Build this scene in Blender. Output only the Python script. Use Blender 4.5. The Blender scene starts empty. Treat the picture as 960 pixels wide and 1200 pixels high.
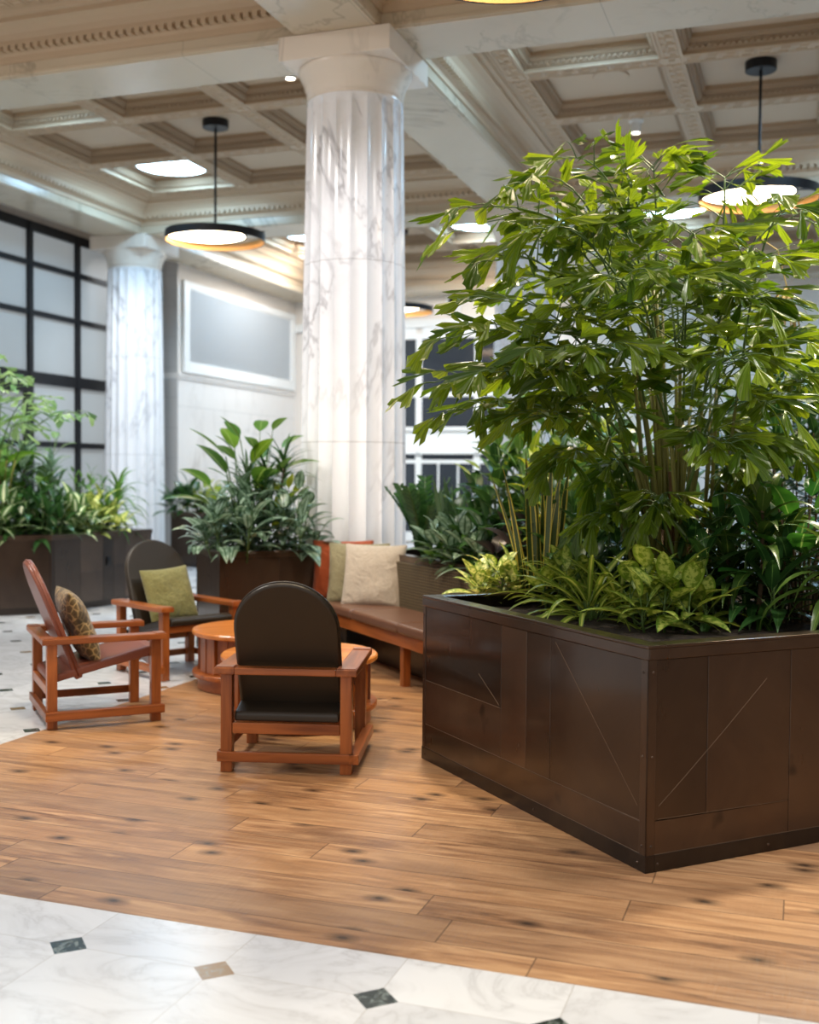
import bpy, math, random
from mathutils import Vector, Matrix, Euler
R = random.Random(7)
PI = math.pi
SC = bpy.context.scene
COL = SC.collection

# ------------------------------------------------------------------ camera
F = 1320.0
YAW, PITCH, ROLL, EYE = math.radians(19.2), math.radians(-1.95), math.radians(0.45), 1.5
_fw0 = Vector((-math.sin(YAW), math.cos(YAW), 0)); _rt0 = Vector((math.cos(YAW), math.sin(YAW), 0)); _up0 = Vector((0, 0, 1))
FW = math.cos(PITCH) * _fw0 + math.sin(PITCH) * _up0
_up = -math.sin(PITCH) * _fw0 + math.cos(PITCH) * _up0
RT = math.cos(ROLL) * _rt0 + math.sin(ROLL) * _up
UP = -math.sin(ROLL) * _rt0 + math.cos(ROLL) * _up
CAM = Vector((0, 0, EYE))
def ray(x, y): return FW + RT * ((x - 480) / F) - UP * ((y - 600) / F)
def at_depth(x, y, d): return CAM + ray(x, y) * d
def at_z(x, y, z):
    r = ray(x, y); return CAM + r * ((z - EYE) / r.z)
def at_x(x, y, X):
    r = ray(x, y); return CAM + r * (X / r.x)
def at_y(x, y, Y):
    r = ray(x, y); return CAM + r * (Y / r.y)
cd = bpy.data.cameras.new('camera'); cam = bpy.data.objects.new('camera', cd); COL.objects.link(cam)
cd.sensor_fit = 'VERTICAL'; cd.sensor_height = 36; cd.lens = F / 1200 * 36
m = Matrix((RT, UP, -FW)).transposed().to_4x4(); m.translation = CAM
cam.matrix_world = m
cd.clip_start = .05; cd.clip_end = 200
cd.dof.use_dof = True; cd.dof.focus_distance = 4.9; cd.dof.aperture_fstop = 1.9
SC.camera = cam

# ------------------------------------------------------------------ mesh helpers
class MB:
    def __init__(s): s.v = []; s.f = []; s.uv = []
    def quadface(s, idx, uv=None):
        s.f.append(idx); s.uv.append(uv or [(0, 0)] * len(idx))
    def box(s, c, size, rz=0.0, M=None):
        n = len(s.v); hx, hy, hz = size[0] / 2, size[1] / 2, size[2] / 2
        ca, sa = math.cos(rz), math.sin(rz)
        for z in (-hz, hz):
            for (x, y) in ((-hx, -hy), (hx, -hy), (hx, hy), (-hx, hy)):
                p = Vector((x * ca - y * sa, x * sa + y * ca, z))
                if M is not None: p = M @ p
                s.v.append(tuple(p + Vector(c)))
        for q in ((0, 3, 2, 1), (4, 5, 6, 7), (0, 1, 5, 4), (1, 2, 6, 5), (2, 3, 7, 6), (3, 0, 4, 7)):
            s.quadface([n + i for i in q], [(0, 0), (1, 0), (1, 1), (0, 1)])
        return s
    def bb(s, x0, x1, y0, y1, z0, z1):
        return s.box(((x0 + x1) / 2, (y0 + y1) / 2, (z0 + z1) / 2), (abs(x1 - x0), abs(y1 - y0), abs(z1 - z0)))
    def tube(s, pts, r, n=8, cap=True):
        pts = [Vector(p) for p in pts]
        rs = r if isinstance(r, (list, tuple)) else [r] * len(pts)
        base = len(s.v)
        t0 = (pts[1] - pts[0]).normalized()
        ref = Vector((0, 0, 1)) if abs(t0.z) < .9 else Vector((1, 0, 0))
        a = t0.cross(ref).normalized()
        for i, p in enumerate(pts):
            t = (pts[min(i + 1, len(pts) - 1)] - pts[max(i - 1, 0)]).normalized()
            a = (a - t * a.dot(t)).normalized(); b = t.cross(a)
            for k in range(n):
                q = 2 * PI * k / n
                s.v.append(tuple(p + (a * math.cos(q) + b * math.sin(q)) * rs[i]))
        for i in range(len(pts) - 1):
            for k in range(n):
                k2 = (k + 1) % n
                s.quadface([base + i * n + k, base + i * n + k2, base + (i + 1) * n + k2, base + (i + 1) * n + k])
        if cap:
            s.quadface([base + k for k in range(n)][::-1])
            s.quadface([base + (len(pts) - 1) * n + k for k in range(n)])
        return s
    def lathe(s, prof, n=32, c=(0, 0, 0), rad=None, cap=False):
        base = len(s.v)
        for (r, z) in prof:
            for k in range(n):
                q = 2 * PI * k / n
                rr = r * (rad(q, z) if rad else 1)
                s.v.append((c[0] + rr * math.cos(q), c[1] + rr * math.sin(q), c[2] + z))
        for i in range(len(prof) - 1):
            for k in range(n):
                k2 = (k + 1) % n
                s.quadface([base + i * n + k, base + i * n + k2, base + (i + 1) * n + k2, base + (i + 1) * n + k])
        if cap:
            s.quadface([base + k for k in range(n)][::-1])
            s.quadface([base + (len(prof) - 1) * n + k for k in range(n)])
        return s
    def prism(s, poly, z0, z1, M=None, side_uv=False):
        n = len(poly); b = len(s.v)
        for z in (z0, z1):
            for p in poly:
                q = Vector((p[0], p[1], z))
                if M is not None: q = M @ q
                s.v.append(tuple(q))
        s.quadface([b + i for i in range(n)][::-1]); s.quadface([b + n + i for i in range(n)])
        for i in range(n):
            j = (i + 1) % n
            s.quadface([b + i, b + j, b + n + j, b + n + i])
        return s
    def frame_loft(s, x0, x1, y0, y1, prof):
        """nested rectangles, (inset, z) each"""
        b = len(s.v)
        for (d, z) in prof:
            for p in ((x0 + d, y0 + d), (x1 - d, y0 + d), (x1 - d, y1 - d), (x0 + d, y1 - d)): s.v.append((p[0], p[1], z))
        for i in range(len(prof) - 1):
            for k in range(4):
                k2 = (k + 1) % 4
                s.quadface([b + i * 4 + k, b + i * 4 + k2, b + (i + 1) * 4 + k2, b + (i + 1) * 4 + k])
        return b + (len(prof) - 1) * 4
    def rect(s, x0, x1, y0, y1, z):
        b = len(s.v); s.v += [(x0, y0, z), (x1, y0, z), (x1, y1, z), (x0, y1, z)]
        s.quadface([b, b + 1, b + 2, b + 3], [(0, 0), (1, 0), (1, 1), (0, 1)])
    def build(s, name, mat, parent=None, smooth=False, bevel=0.0, seg=2, loc=None, rot=None, subsurf=0):
        me = bpy.data.meshes.new(name)
        me.from_pydata(s.v, [], s.f)
        uvl = me.uv_layers.new(name='UVMap')
        flat = []
        for u in s.uv:
            for q in u: flat += [q[0], q[1]]
        uvl.data.foreach_set('uv', flat)
        if smooth: me.polygons.foreach_set('use_smooth', [True] * len(me.polygons))
        me.materials.append(mat); me.update()
        o = bpy.data.objects.new(name, me); COL.objects.link(o)
        if parent is not None: o.parent = parent
        if loc is not None: o.location = loc
        if rot is not None: o.rotation_euler = rot
        if bevel:
            b = o.modifiers.new('bevel', 'BEVEL'); b.width = bevel; b.segments = seg; b.limit_method = 'ANGLE'; b.angle_limit = .6
        if subsurf:
            q = o.modifiers.new('sub', 'SUBSURF'); q.levels = subsurf; q.render_levels = subsurf
        return o

def tag(o, label=None, cat=None, group=None, kind=None):
    if label: o['label'] = label
    if cat: o['category'] = cat
    if group: o['group'] = group
    if kind: o['kind'] = kind
    return o
def thing(name, label, cat, loc=(0, 0, 0), rz=0.0, group=None):
    o = bpy.data.objects.new(name, None); COL.objects.link(o)
    o.location = loc; o.rotation_euler = (0, 0, rz); o.empty_display_size = .1
    return tag(o, label, cat, group)
def struct(o): o['kind'] = 'structure'; return o
def copy_tree(o, parent=None):
    c = o.copy(); COL.objects.link(c)
    if parent is not None: c.parent = parent
    for ch in list(o.children): copy_tree(ch, c)
    return c

# ------------------------------------------------------------------ materials
def srgb(r, g, b):
    f = lambda c: (c / 255 / 12.92) if c <= 10 else ((c / 255 + .055) / 1.055) ** 2.4
    return (f(r), f(g), f(b), 1)
class NT:
    def __init__(s, name):
        s.m = bpy.data.materials.new(name); s.m.use_nodes = True
        s.t = s.m.node_tree; s.t.nodes.clear()
        s.out = s.n('ShaderNodeOutputMaterial'); s.b = s.n('ShaderNodeBsdfPrincipled')
        s.l(s.b.outputs[0], s.out.inputs[0])
    def n(s, typ, **k):
        o = s.t.nodes.new(typ)
        for a, v in k.items(): setattr(o, a, v)
        return o
    def l(s, a, b): s.t.links.new(a, b)
    def setv(s, sock, v):
        if hasattr(v, 'links') or hasattr(v, 'is_linked'): s.l(v, sock)
        else: sock.default_value = v
    def math(s, op, a, b=0.0, clamp=False):
        o = s.n('ShaderNodeMath', operation=op, use_clamp=clamp); s.setv(o.inputs[0], a)
        s.setv(o.inputs[1], b); return o.outputs[0]
    def mix(s, fac, a, b, typ='MIX'):
        o = s.n('ShaderNodeMix', data_type='RGBA', blend_type=typ)
        s.setv(o.inputs[0], fac); s.setv(o.inputs[6], a); s.setv(o.inputs[7], b); return o.outputs[2]
    def ramp(s, fac, stops):
        o = s.n('ShaderNodeValToRGB'); s.l(fac, o.inputs[0]); e = o.color_ramp.elements
        while len(e) < len(stops): e.new(.5)
        for i, (p, c) in enumerate(stops):
            e[i].position = p; e[i].color = c if len(c) == 4 else (*c, 1)
        return o.outputs[0]
    def coord(s, kind='Object'): return s.n('ShaderNodeTexCoord').outputs[kind]
    def mapping(s, v, scale=(1, 1, 1), loc=(0, 0, 0), rot=(0, 0, 0)):
        o = s.n('ShaderNodeMapping'); s.l(v, o.inputs[0]); o.inputs['Scale'].default_value = scale
        o.inputs['Location'].default_value = loc; o.inputs['Rotation'].default_value = rot; return o.outputs[0]
    def noise(s, v, scale=5, detail=4, rough=.55, dist=0.0):
        o = s.n('ShaderNodeTexNoise'); s.l(v, o.inputs['Vector']); o.inputs['Scale'].default_value = scale
        o.inputs['Detail'].default_value = detail; o.inputs['Roughness'].default_value = rough; o.inputs['Distortion'].default_value = dist
        return o.outputs[0]
    def bump(s, h, strength=.2, dist=.02):
        o = s.n('ShaderNodeBump'); s.l(h, o.inputs['Height']); o.inputs['Strength'].default_value = strength
        o.inputs['Distance'].default_value = dist; s.l(o.outputs[0], s.b.inputs['Normal']); return o
    def base(s, c): s.setv(s.b.inputs['Base Color'], c); return s
    def p(s, **k):
        for a, v in k.items():
            s.setv(s.b.inputs[a.replace('_', ' ')], v)
        return s

def plain(name, c, rough=.5, metal=0.0, **k):
    t = NT(name); t.base(c); t.p(Roughness=rough, Metallic=metal, **k)
    nz = t.noise(t.coord(), 30, 3); t.bump(nz, .04, .01)
    return t.m
def emis(name, c, strength, base=(.8, .8, .8, 1)):
    t = NT(name); t.base(base); t.p(Roughness=.4); t.b.inputs['Emission Color'].default_value = c
    t.b.inputs['Emission Strength'].default_value = strength; return t.m

def marble(name, base, vein, vscale=1.4, rough=.22, amount=.6, joints=None, tint=None):
    t = NT(name); co = t.coord()
    w = t.noise(co, vscale, 6, .6, 1.2)
    v1 = t.math('ABSOLUTE', t.math('SUBTRACT', w, .5))
    f1 = t.ramp(v1, [(0, (1, 1, 1)), (.012, (.55, .55, .55)), (.045, (0, 0, 0))])
    w2 = t.noise(t.mapping(co, (1, 1, .5), (3.1, 1.7, .4), (.4, .5, .2)), vscale * .55, 5, .6, 2.0)
    v2 = t.math('ABSOLUTE', t.math('SUBTRACT', w2, .5))
    f2 = t.ramp(v2, [(0, (1, 1, 1)), (.006, (.8, .8, .8)), (.02, (0, 0, 0))])
    cl = t.ramp(t.noise(co, vscale * .8, 3), [(.4, (0, 0, 0)), (.75, (1, 1, 1))])
    f = t.math('MULTIPLY', t.math('MAXIMUM', t.math('MULTIPLY', f1, .14), f2), t.math('MULTIPLY', cl, amount * 1.6), True)
    soft = t.math('MULTIPLY', t.noise(co, vscale * 1.6, 4), .35)
    c = t.mix(soft, base, tint or (base[0] * .82, base[1] * .83, base[2] * .86, 1))
    c = t.mix(f, c, vein)
    if joints:
        z = t.n('ShaderNodeSeparateXYZ'); t.l(co, z.inputs[0])
        fr = t.math('FRACT', t.math('DIVIDE', t.math('SUBTRACT', z.outputs[joints[0]], joints[1]), joints[2]))
        j = t.math('LESS_THAN', fr, .006 / joints[2])
        c = t.mix(t.math('MULTIPLY', j, .6), c, (.2, .18, .16, 1))
    t.base(c); t.p(Roughness=rough); return t.m

WHITE = srgb(236, 234, 234)
M = {}
M['column'] = marble('white_column_marble', srgb(238, 238, 240), srgb(118, 114, 120), 1.0, .14, .6, joints=(2, .19, 1.58))
M['capital'] = marble('capital_marble', srgb(238, 226, 212), srgb(150, 138, 128), 1.0, .22, .6)
M['beam'] = marble('beam_marble', srgb(208, 192, 168), srgb(122, 110, 94), .8, .25, .55, joints=(0, .3, 1.9), tint=srgb(184, 168, 144))
M['wallmarble'] = marble('wall_marble', srgb(234, 228, 222), srgb(170, 160, 150), .6, .2, .4, joints=(2, .3, 1.2))
M['plaster'] = plain('painted_plaster', srgb(200, 176, 148), .6)
M['plaster_dark'] = plain('painted_plaster_moulding', srgb(172, 146, 118), .6)
M['wall'] = plain('white_wall_paint', srgb(232, 222, 212), .6)
M['wall_grey'] = marble('grey_wall_stone', srgb(190, 186, 182), srgb(150, 146, 142), .6, .3, .3, joints=(2, .1, .55))
M['white_frame'] = plain('white_window_paint', srgb(238, 236, 232), .4)
M['black'] = plain('black_steel', srgb(28, 28, 31), .45, .4)
M['black_gloss'] = plain('black_lamp_metal', srgb(24, 24, 26), .35, .3)
M['darkglass'] = plain('dark_window_glass', srgb(52, 56, 62), .08)
M['gold'] = plain('amber_lamp_lining', srgb(225, 160, 85), .45)
M['lamp_warm'] = emis('warm_lamp_diffuser', (1, .8, .54, 1), 14.0)
M['disc_cool'] = emis('cool_ceiling_diffuser', (.42, .72, 1, 1), 30.0)
M['spot_glow'] = emis('downlight_lens', (1, .9, .75, 1), 14.0)
M['pane'] = emis('frosted_lit_pane', (.86, .9, .92, 1), .16, srgb(146, 150, 150))
M['blind'] = emis('pale_blind', (.8, .86, .9, 1), .12, srgb(205, 208, 210))  # faint glow put into the blind slats themselves
M['blind_gap'] = plain('grey_behind_blind', srgb(140, 146, 150), .4)

def floor_tile(name, ox, oy, p, r):
    t = NT(name); co = t.coord()
    sp = t.n('ShaderNodeSeparateXYZ'); t.l(co, sp.inputs[0])
    def cell(a, o):
        q = t.math('DIVIDE', t.math('SUBTRACT', a, o - p / 2), p)
        fl = t.math('FLOOR', q); u = t.math('MULTIPLY', t.math('SUBTRACT', t.math('SUBTRACT', q, fl), .5), p)
        return fl, t.math('ABSOLUTE', u)
    ix, ux = cell(sp.outputs[0], ox); iy, uy = cell(sp.outputs[1], oy)
    dia = t.math('LESS_THAN', t.math('ADD', ux, uy), r)
    joint = t.math('LESS_THAN', t.math('MINIMUM', ux, uy), .0016)
    cmb = t.n('ShaderNodeCombineXYZ'); t.l(ix, cmb.inputs[0]); t.l(iy, cmb.inputs[1])
    wn = t.n('ShaderNodeTexWhiteNoise', noise_dimensions='2D'); t.l(cmb.outputs[0], wn.inputs['Vector'])
    # tile cells lie between the dots
    fx = t.math('FLOOR', t.math('DIVIDE', t.math('SUBTRACT', sp.outputs[0], ox), p)); fy = t.math('FLOOR', t.math('DIVIDE', t.math('SUBTRACT', sp.outputs[1], oy), p))
    cm2 = t.n('ShaderNodeCombineXYZ'); t.l(fx, cm2.inputs[0]); t.l(fy, cm2.inputs[1])
    wn2 = t.n('ShaderNodeTexWhiteNoise', noise_dimensions='2D'); t.l(cm2.outputs[0], wn2.inputs['Vector'])
    off = t.n('ShaderNodeVectorMath', operation='MULTIPLY_ADD'); t.l(wn2.outputs['Color'], off.inputs[0]); off.inputs[1].default_value = (30, 30, 30); t.l(co, off.inputs[2])
    vein = t.math('ABSOLUTE', t.math('SUBTRACT', t.noise(t.mapping(off.outputs[0], (1, 1.6, 1), rot=(0, 0, .6)), 2.2, 7, .62, 1.0), .5))
    vf = t.ramp(vein, [(0, (1, 1, 1)), (.02, (.45, .45, .45)), (.09, (0, 0, 0))])
    cloud = t.noise(off.outputs[0], 3.0, 4)
    vf = t.math('MULTIPLY', vf, t.math('MULTIPLY', cloud, .85))
    tone = t.mix(wn2.outputs['Value'], srgb(226, 229, 234), srgb(211, 214, 220))
    c = t.mix(vf, tone, srgb(168, 168, 172))
    c = t.mix(t.math('MULTIPLY', joint, .45), c, srgb(150, 142, 132))
    dn = t.ramp(t.noise(off.outputs[0], 16, 5, .6, 1.5), [(.52, (0, 0, 0)), (.62, (1, 1, 1))])
    dc = t.mix(t.math('LESS_THAN', t.math('ABSOLUTE', t.math('SUBTRACT', t.math('FLOORED_MODULO', t.math('ADD', ix, t.math('MULTIPLY', iy, 2.0)), 5.0), 1.0)), .5), srgb(38, 48, 46), srgb(140, 112, 78))
    dc = t.mix(t.math('MULTIPLY', dn, .55), dc, srgb(150, 160, 156))
    c = t.mix(dia, c, dc)
    t.base(c); t.p(Roughness=.25); t.p(Specular_IOR_Level=.5)
    return t.m
M['tile_front'] = floor_tile('white_marble_tile_with_dark_dots', -2.165, 2.967, .52, .07)
M['tile_left'] = floor_tile('white_marble_tile_with_small_dark_dots', -4.18, 5.39, .466, .062)

def oak_floor():
    t = NT('oak_plank_floor'); co = t.coord()
    sp = t.n('ShaderNodeSeparateXYZ'); t.l(co, sp.inputs[0])
    W = .193; Lp = 1.75
    row = t.math('FLOOR', t.math('DIVIDE', t.math('SUBTRACT', sp.outputs[1], 3.197), W))
    v = t.math('SUBTRACT', t.math('DIVIDE', t.math('SUBTRACT', sp.outputs[1], 3.197), W), row)
    wr = t.n('ShaderNodeTexWhiteNoise', noise_dimensions='1D'); t.l(row, wr.inputs['W'])
    xs = t.math('DIVIDE', t.math('ADD', sp.outputs[0], t.math('MULTIPLY', wr.outputs['Value'], 7.3)), Lp)
    colm = t.math('FLOOR', xs); u = t.math('SUBTRACT', xs, colm)
    cmb = t.n('ShaderNodeCombineXYZ'); t.l(row, cmb.inputs[0]); t.l(colm, cmb.inputs[1])
    wn = t.n('ShaderNodeTexWhiteNoise', noise_dimensions='2D'); t.l(cmb.outputs[0], wn.inputs['Vector'])
    off = t.n('ShaderNodeVectorMath', operation='MULTIPLY_ADD'); t.l(wn.outputs['Color'], off.inputs[0]); off.inputs[1].default_value = (40, 40, 40); t.l(co, off.inputs[2])
    grain = t.noise(t.mapping(off.outputs[0], (1.0, 10, 1)), 2.4, 6, .6, .8)
    fine = t.noise(t.mapping(off.outputs[0], (4, 60, 1)), 3, 3, .6)
    big = t.noise(t.mapping(off.outputs[0], (.9, 3.2, 1)), 1.5, 4, .6, .5)
    c = t.ramp(grain, [(.3, srgb(112, 78, 54)), (.46, srgb(170, 126, 88)), (.68, srgb(210, 168, 124))])
    c = t.mix(t.ramp(big, [(.48, (0, 0, 0)), (.7, (.8, .8, .8))]), c, srgb(112, 78, 54))
    c = t.mix(t.math('MULTIPLY', fine, .18), c, srgb(120, 84, 56))
    wsep = t.n('ShaderNodeSeparateColor'); t.l(wn.outputs['Color'], wsep.inputs[0])
    c = t.mix(t.math('MULTIPLY', wsep.outputs[1], .62), c, t.mix(wsep.outputs[2], srgb(204, 154, 104), srgb(126, 100, 80)))
    # knots
    vo = t.n('ShaderNodeTexVoronoi', voronoi_dimensions='2D'); t.l(t.mapping(off.outputs[0], (.75, 1.3, 1)), vo.inputs['Vector']); vo.inputs['Scale'].default_value = 3.1
    dst = t.math('ADD', vo.outputs['Distance'], t.math('MULTIPLY', t.math('SUBTRACT', t.noise(off.outputs[0], 14, 3), .5), .09))
    kn = t.ramp(dst, [(.02, (.95, .95, .95)), (.06, (.62, .62, .62)), (.17, (0, 0, 0))])
    vo2 = t.n('ShaderNodeSeparateColor'); t.l(vo.outputs['Color'], vo2.inputs[0])
    kn = t.math('MULTIPLY', kn, t.math('GREATER_THAN', vo2.outputs[0], .45))
    c = t.mix(kn, c, srgb(48, 30, 18))
    e = t.math('MINIMUM', v, t.math('SUBTRACT', 1.0, v)); e2 = t.math('MINIMUM', u, t.math('SUBTRACT', 1.0, u))
    gap = t.math('MAXIMUM', t.math('LESS_THAN', e, .012), t.math('LESS_THAN', e2, .0016))
    c = t.mix(t.math('MULTIPLY', gap, .6), c, srgb(58, 36, 22))
    t.base(c)
    t.p(Roughness=t.math('ADD', .3, t.math('MULTIPLY', grain, .22)))
    saw = t.noise(t.mapping(co, (34, 5, 1)), 2, 2)
    h = t.math('SUBTRACT', t.math('ADD', t.math('MULTIPLY', grain, .6), t.math('MULTIPLY', saw, .45)), t.math('MULTIPLY', gap, .8))
    t.bump(h, .22, .012)
    return t.m
M['oak'] = oak_floor()

def wood(name, a, b, axis=0, scale=1.0, rough=.3):
    t = NT(name); ob = t.coord(); oi = t.n('ShaderNodeObjectInfo')
    off = t.n('ShaderNodeVectorMath', operation='ADD'); t.l(ob, off.inputs[0]); sc = t.n('ShaderNodeVectorMath', operation='SCALE'); t.l(oi.outputs['Location'], sc.inputs[0]); sc.inputs['Scale'].default_value = 3.0; t.l(sc.outputs[0], off.inputs[1])
    k = [30, 30, 30]; k[axis] = 2.2; k2 = [9, 9, 9]; k2[axis] = .9
    st = t.noise(t.mapping(off.outputs[0], k), scale, 4, .6, .5); g = t.noise(t.mapping(off.outputs[0], k2), scale, 3, .5, .8)
    c = t.ramp(t.math('ADD', t.math('MULTIPLY', g, .6), t.math('MULTIPLY', st, .4)), [(.36, a), (.64, b)])
    c = t.mix(t.math('MULTIPLY', oi.outputs['Random'], .35), c, a)
    t.base(c); t.p(Roughness=rough); t.bump(st, .05, .006); return t.m
for _i, _n in enumerate('xyz'): M['teak_' + _n] = wood('oiled_teak_' + _n, srgb(112, 56, 24), srgb(190, 110, 54), _i)
M['teak'] = M['teak_x']
M['teak_dark'] = wood('oiled_teak_inlay', srgb(136, 80, 54), srgb(172, 108, 74), 1)
M['table_top'] = wood('table_top_teak', srgb(186, 108, 48), srgb(228, 150, 78), 0, .7, .24)
def leather(name, c, rough=.38):
    t = NT(name); co = t.coord(); n1 = t.noise(co, 130, 3); n2 = t.noise(co, 5, 3)
    t.base(t.mix(t.math('MULTIPLY', n2, .5), c, (c[0] * .6, c[1] * .6, c[2] * .6, 1))); t.p(Roughness=rough); t.bump(n1, .12, .003); return t.m
M['leather_black'] = leather('black_leather', srgb(46, 37, 26), .4)
M['leather_brown'] = leather('oxblood_brown_leather', srgb(138, 78, 58), .34)
M['leather_bench'] = leather('brown_bench_leather', srgb(112, 80, 64), .34)
def fabric(name, a, b, weave=220, pattern=False):
    t = NT(name); co = t.coord()
    n1 = t.noise(t.mapping(co, (1, .15, 1)), weave, 2); n2 = t.noise(t.mapping(co, (.15, 1, 1)), weave, 2)
    w = t.math('MULTIPLY', t.math('ADD', n1, n2), .5)
    c = t.mix(t.ramp(w, [(.38, (0, 0, 0)), (.62, (1, 1, 1))]), a, b)
    if pattern:
        vo = t.n('ShaderNodeTexVoronoi', feature='DISTANCE_TO_EDGE'); t.l(t.mapping(co, rot=(0, 0, .6)), vo.inputs['Vector']); vo.inputs['Scale'].default_value = 24
        ln = t.ramp(t.math('ADD', vo.outputs[0], t.math('MULTIPLY', t.noise(co, 40, 2), .2)), [(.16, (1, 1, 1)), (.24, (0, 0, 0))])
        c = t.mix(ln, c, srgb(172, 146, 98))
        c = t.mix(t.ramp(t.noise(co, 9, 3), [(.5, (0, 0, 0)), (.6, (.8, .8, .8))]), c, srgb(48, 38, 24))
    t.base(c); t.p(Roughness=.9, Sheen_Weight=.25); t.bump(t.math('ADD', t.math('MULTIPLY', w, .12), t.noise(co, 7, 3, .55, 1.4)), .5, .035); return t.m
M['fab_green'] = fabric('olive_green_linen', srgb(102, 101, 56), srgb(148, 143, 88))
M['fab_pattern'] = fabric('brown_patterned_weave', srgb(92, 76, 46), srgb(112, 92, 58), 220, True)
M['fab_rust'] = fabric('rust_velvet', srgb(136, 56, 16), srgb(162, 72, 26))
M['fab_olive'] = fabric('sage_olive_linen', srgb(118, 112, 84), srgb(146, 138, 106))
M['fab_beige'] = fabric('beige_linen', srgb(166, 155, 140), srgb(192, 181, 166))

def steel(name, c, rough=.36):
    t = NT(name); co = t.coord(); oi = t.n('ShaderNodeObjectInfo')
    n = t.noise(co, 2.0, 5, .6, .8); n2 = t.noise(t.mapping(co, (1, 1, .35)), 7, 4)
    k = t.math('ADD', .5, t.math('MULTIPLY', oi.outputs['Random'], .9))
    cc = t.mix(n, (c[0] * .45, c[1] * .43, c[2] * .45, 1), (c[0] * 1.5, c[1] * 1.42, c[2] * 1.25, 1))
    mul = t.n('ShaderNodeVectorMath', operation='SCALE'); t.l(cc, mul.inputs[0]); t.l(k, mul.inputs['Scale'])
    spots = t.ramp(t.noise(co, 4.5, 2, .5), [(.70, (0, 0, 0)), (.76, (.7, .7, .7))])
    t.base(t.mix(spots, mul.outputs[0], (.012, .009, .008, 1)))
    t.p(Metallic=.75, Roughness=t.math('ADD', rough - .12, t.math('MULTIPLY', n2, .22)), Coat_Weight=.5, Coat_Roughness=.12); return t.m
M['steel'] = steel('blackened_brown_steel', srgb(80, 65, 55), .32)
M['steel_dark'] = steel('dark_steel_trim', srgb(52, 42, 36), .42)
M['scratch'] = plain('pale_weld_line', srgb(120, 98, 78), .4, .5)
M['woven'] = None
def woven_panel():
    t = NT('woven_bench_back'); co = t.coord()
    wv = t.n('ShaderNodeTexWave', wave_type='BANDS', bands_direction='X'); t.l(co, wv.inputs[0]); wv.inputs['Scale'].default_value = 9; wv.inputs['Distortion'].default_value = 1.5
    wz = t.n('ShaderNodeTexWave', wave_type='BANDS', bands_direction='Z'); t.l(co, wz.inputs[0]); wz.inputs['Scale'].default_value = 14; wz.inputs['Distortion'].default_value = .6
    f = t.math('MULTIPLY', wv.outputs['Fac'], wz.outputs['Fac'])
    t.base(t.mix(f, srgb(62, 52, 36), srgb(112, 98, 70))); t.p(Roughness=.6); t.bump(f, .2, .01); return t.m
M['woven'] = woven_panel()
M['soil'] = None
def soil():
    t = NT('dark_soil'); n = t.noise(t.coord(), 40, 5); t.base(t.ramp(n, [(.35, srgb(20, 14, 10)), (.7, srgb(52, 38, 26))])); t.p(Roughness=.95); t.bump(n, .8, .03); return t.m
M['soil'] = soil()

def leafmat(name, a, b, kind=None, c2=None, trans=.35, rough=.36):
    t = NT(name); uv = t.coord('UV'); sp = t.n('ShaderNodeSeparateXYZ'); t.l(uv, sp.inputs[0])
    geo = t.n('ShaderNodeNewGeometry')
    col = t.mix(geo.outputs['Random Per Island'], a, b)
    d = t.math('ABSOLUTE', t.math('SUBTRACT', sp.outputs[0], .5))
    if kind == 'margin':
        col = t.mix(t.math('GREATER_THAN', d, .36), col, c2)
    elif kind == 'stripe':
        col = t.mix(t.math('LESS_THAN', d, .16), col, c2)
    elif kind == 'blotch':
        n = t.noise(t.mapping(t.coord(), (1, 1, 1)), 45, 3, .6)
        f = t.math('MULTIPLY', t.ramp(n, [(.42, (0, 0, 0)), (.56, (1, 1, 1))]), t.ramp(d, [(.26, (1, 1, 1)), (.44, (0, 0, 0))]))
        col = t.mix(f, col, c2)
    elif kind == 'silver':
        f = t.ramp(d, [(.05, (0, 0, 0)), (.1, (1, 1, 1)), (.34, (1, 1, 1)), (.44, (0, 0, 0))])
        n = t.ramp(t.noise(t.coord(), 25, 3), [(.35, (.25, .25, .25)), (.6, (1, 1, 1))])
        col = t.mix(t.math('MULTIPLY', f, n), col, c2)
    elif kind == 'rib':
        wv = t.math('FRACT', t.math('MULTIPLY', sp.outputs[0], 7.0))
        col = t.mix(t.math('MULTIPLY', t.math('LESS_THAN', wv, .22), .5), col, c2)
    elif kind == 'vein':
        col = t.mix(t.math('LESS_THAN', d, .03), col, c2)
    t.base(col); t.p(Roughness=rough)
    tr = t.n('ShaderNodeBsdfTranslucent')
    hs = t.n('ShaderNodeHueSaturation'); t.l(col, hs.inputs['Color']); hs.inputs['Hue'].default_value = .475; hs.inputs['Saturation'].default_value = 1.05; hs.inputs['Value'].default_value = 1.5
    t.l(hs.outputs[0], tr.inputs[0])
    mx = t.n('ShaderNodeMixShader'); mx.inputs[0].default_value = trans
    t.l(t.b.outputs[0], mx.inputs[1]); t.l(tr.outputs[0], mx.inputs[2]); t.l(mx.outputs[0], t.out.inputs[0])
    return t.m
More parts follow.
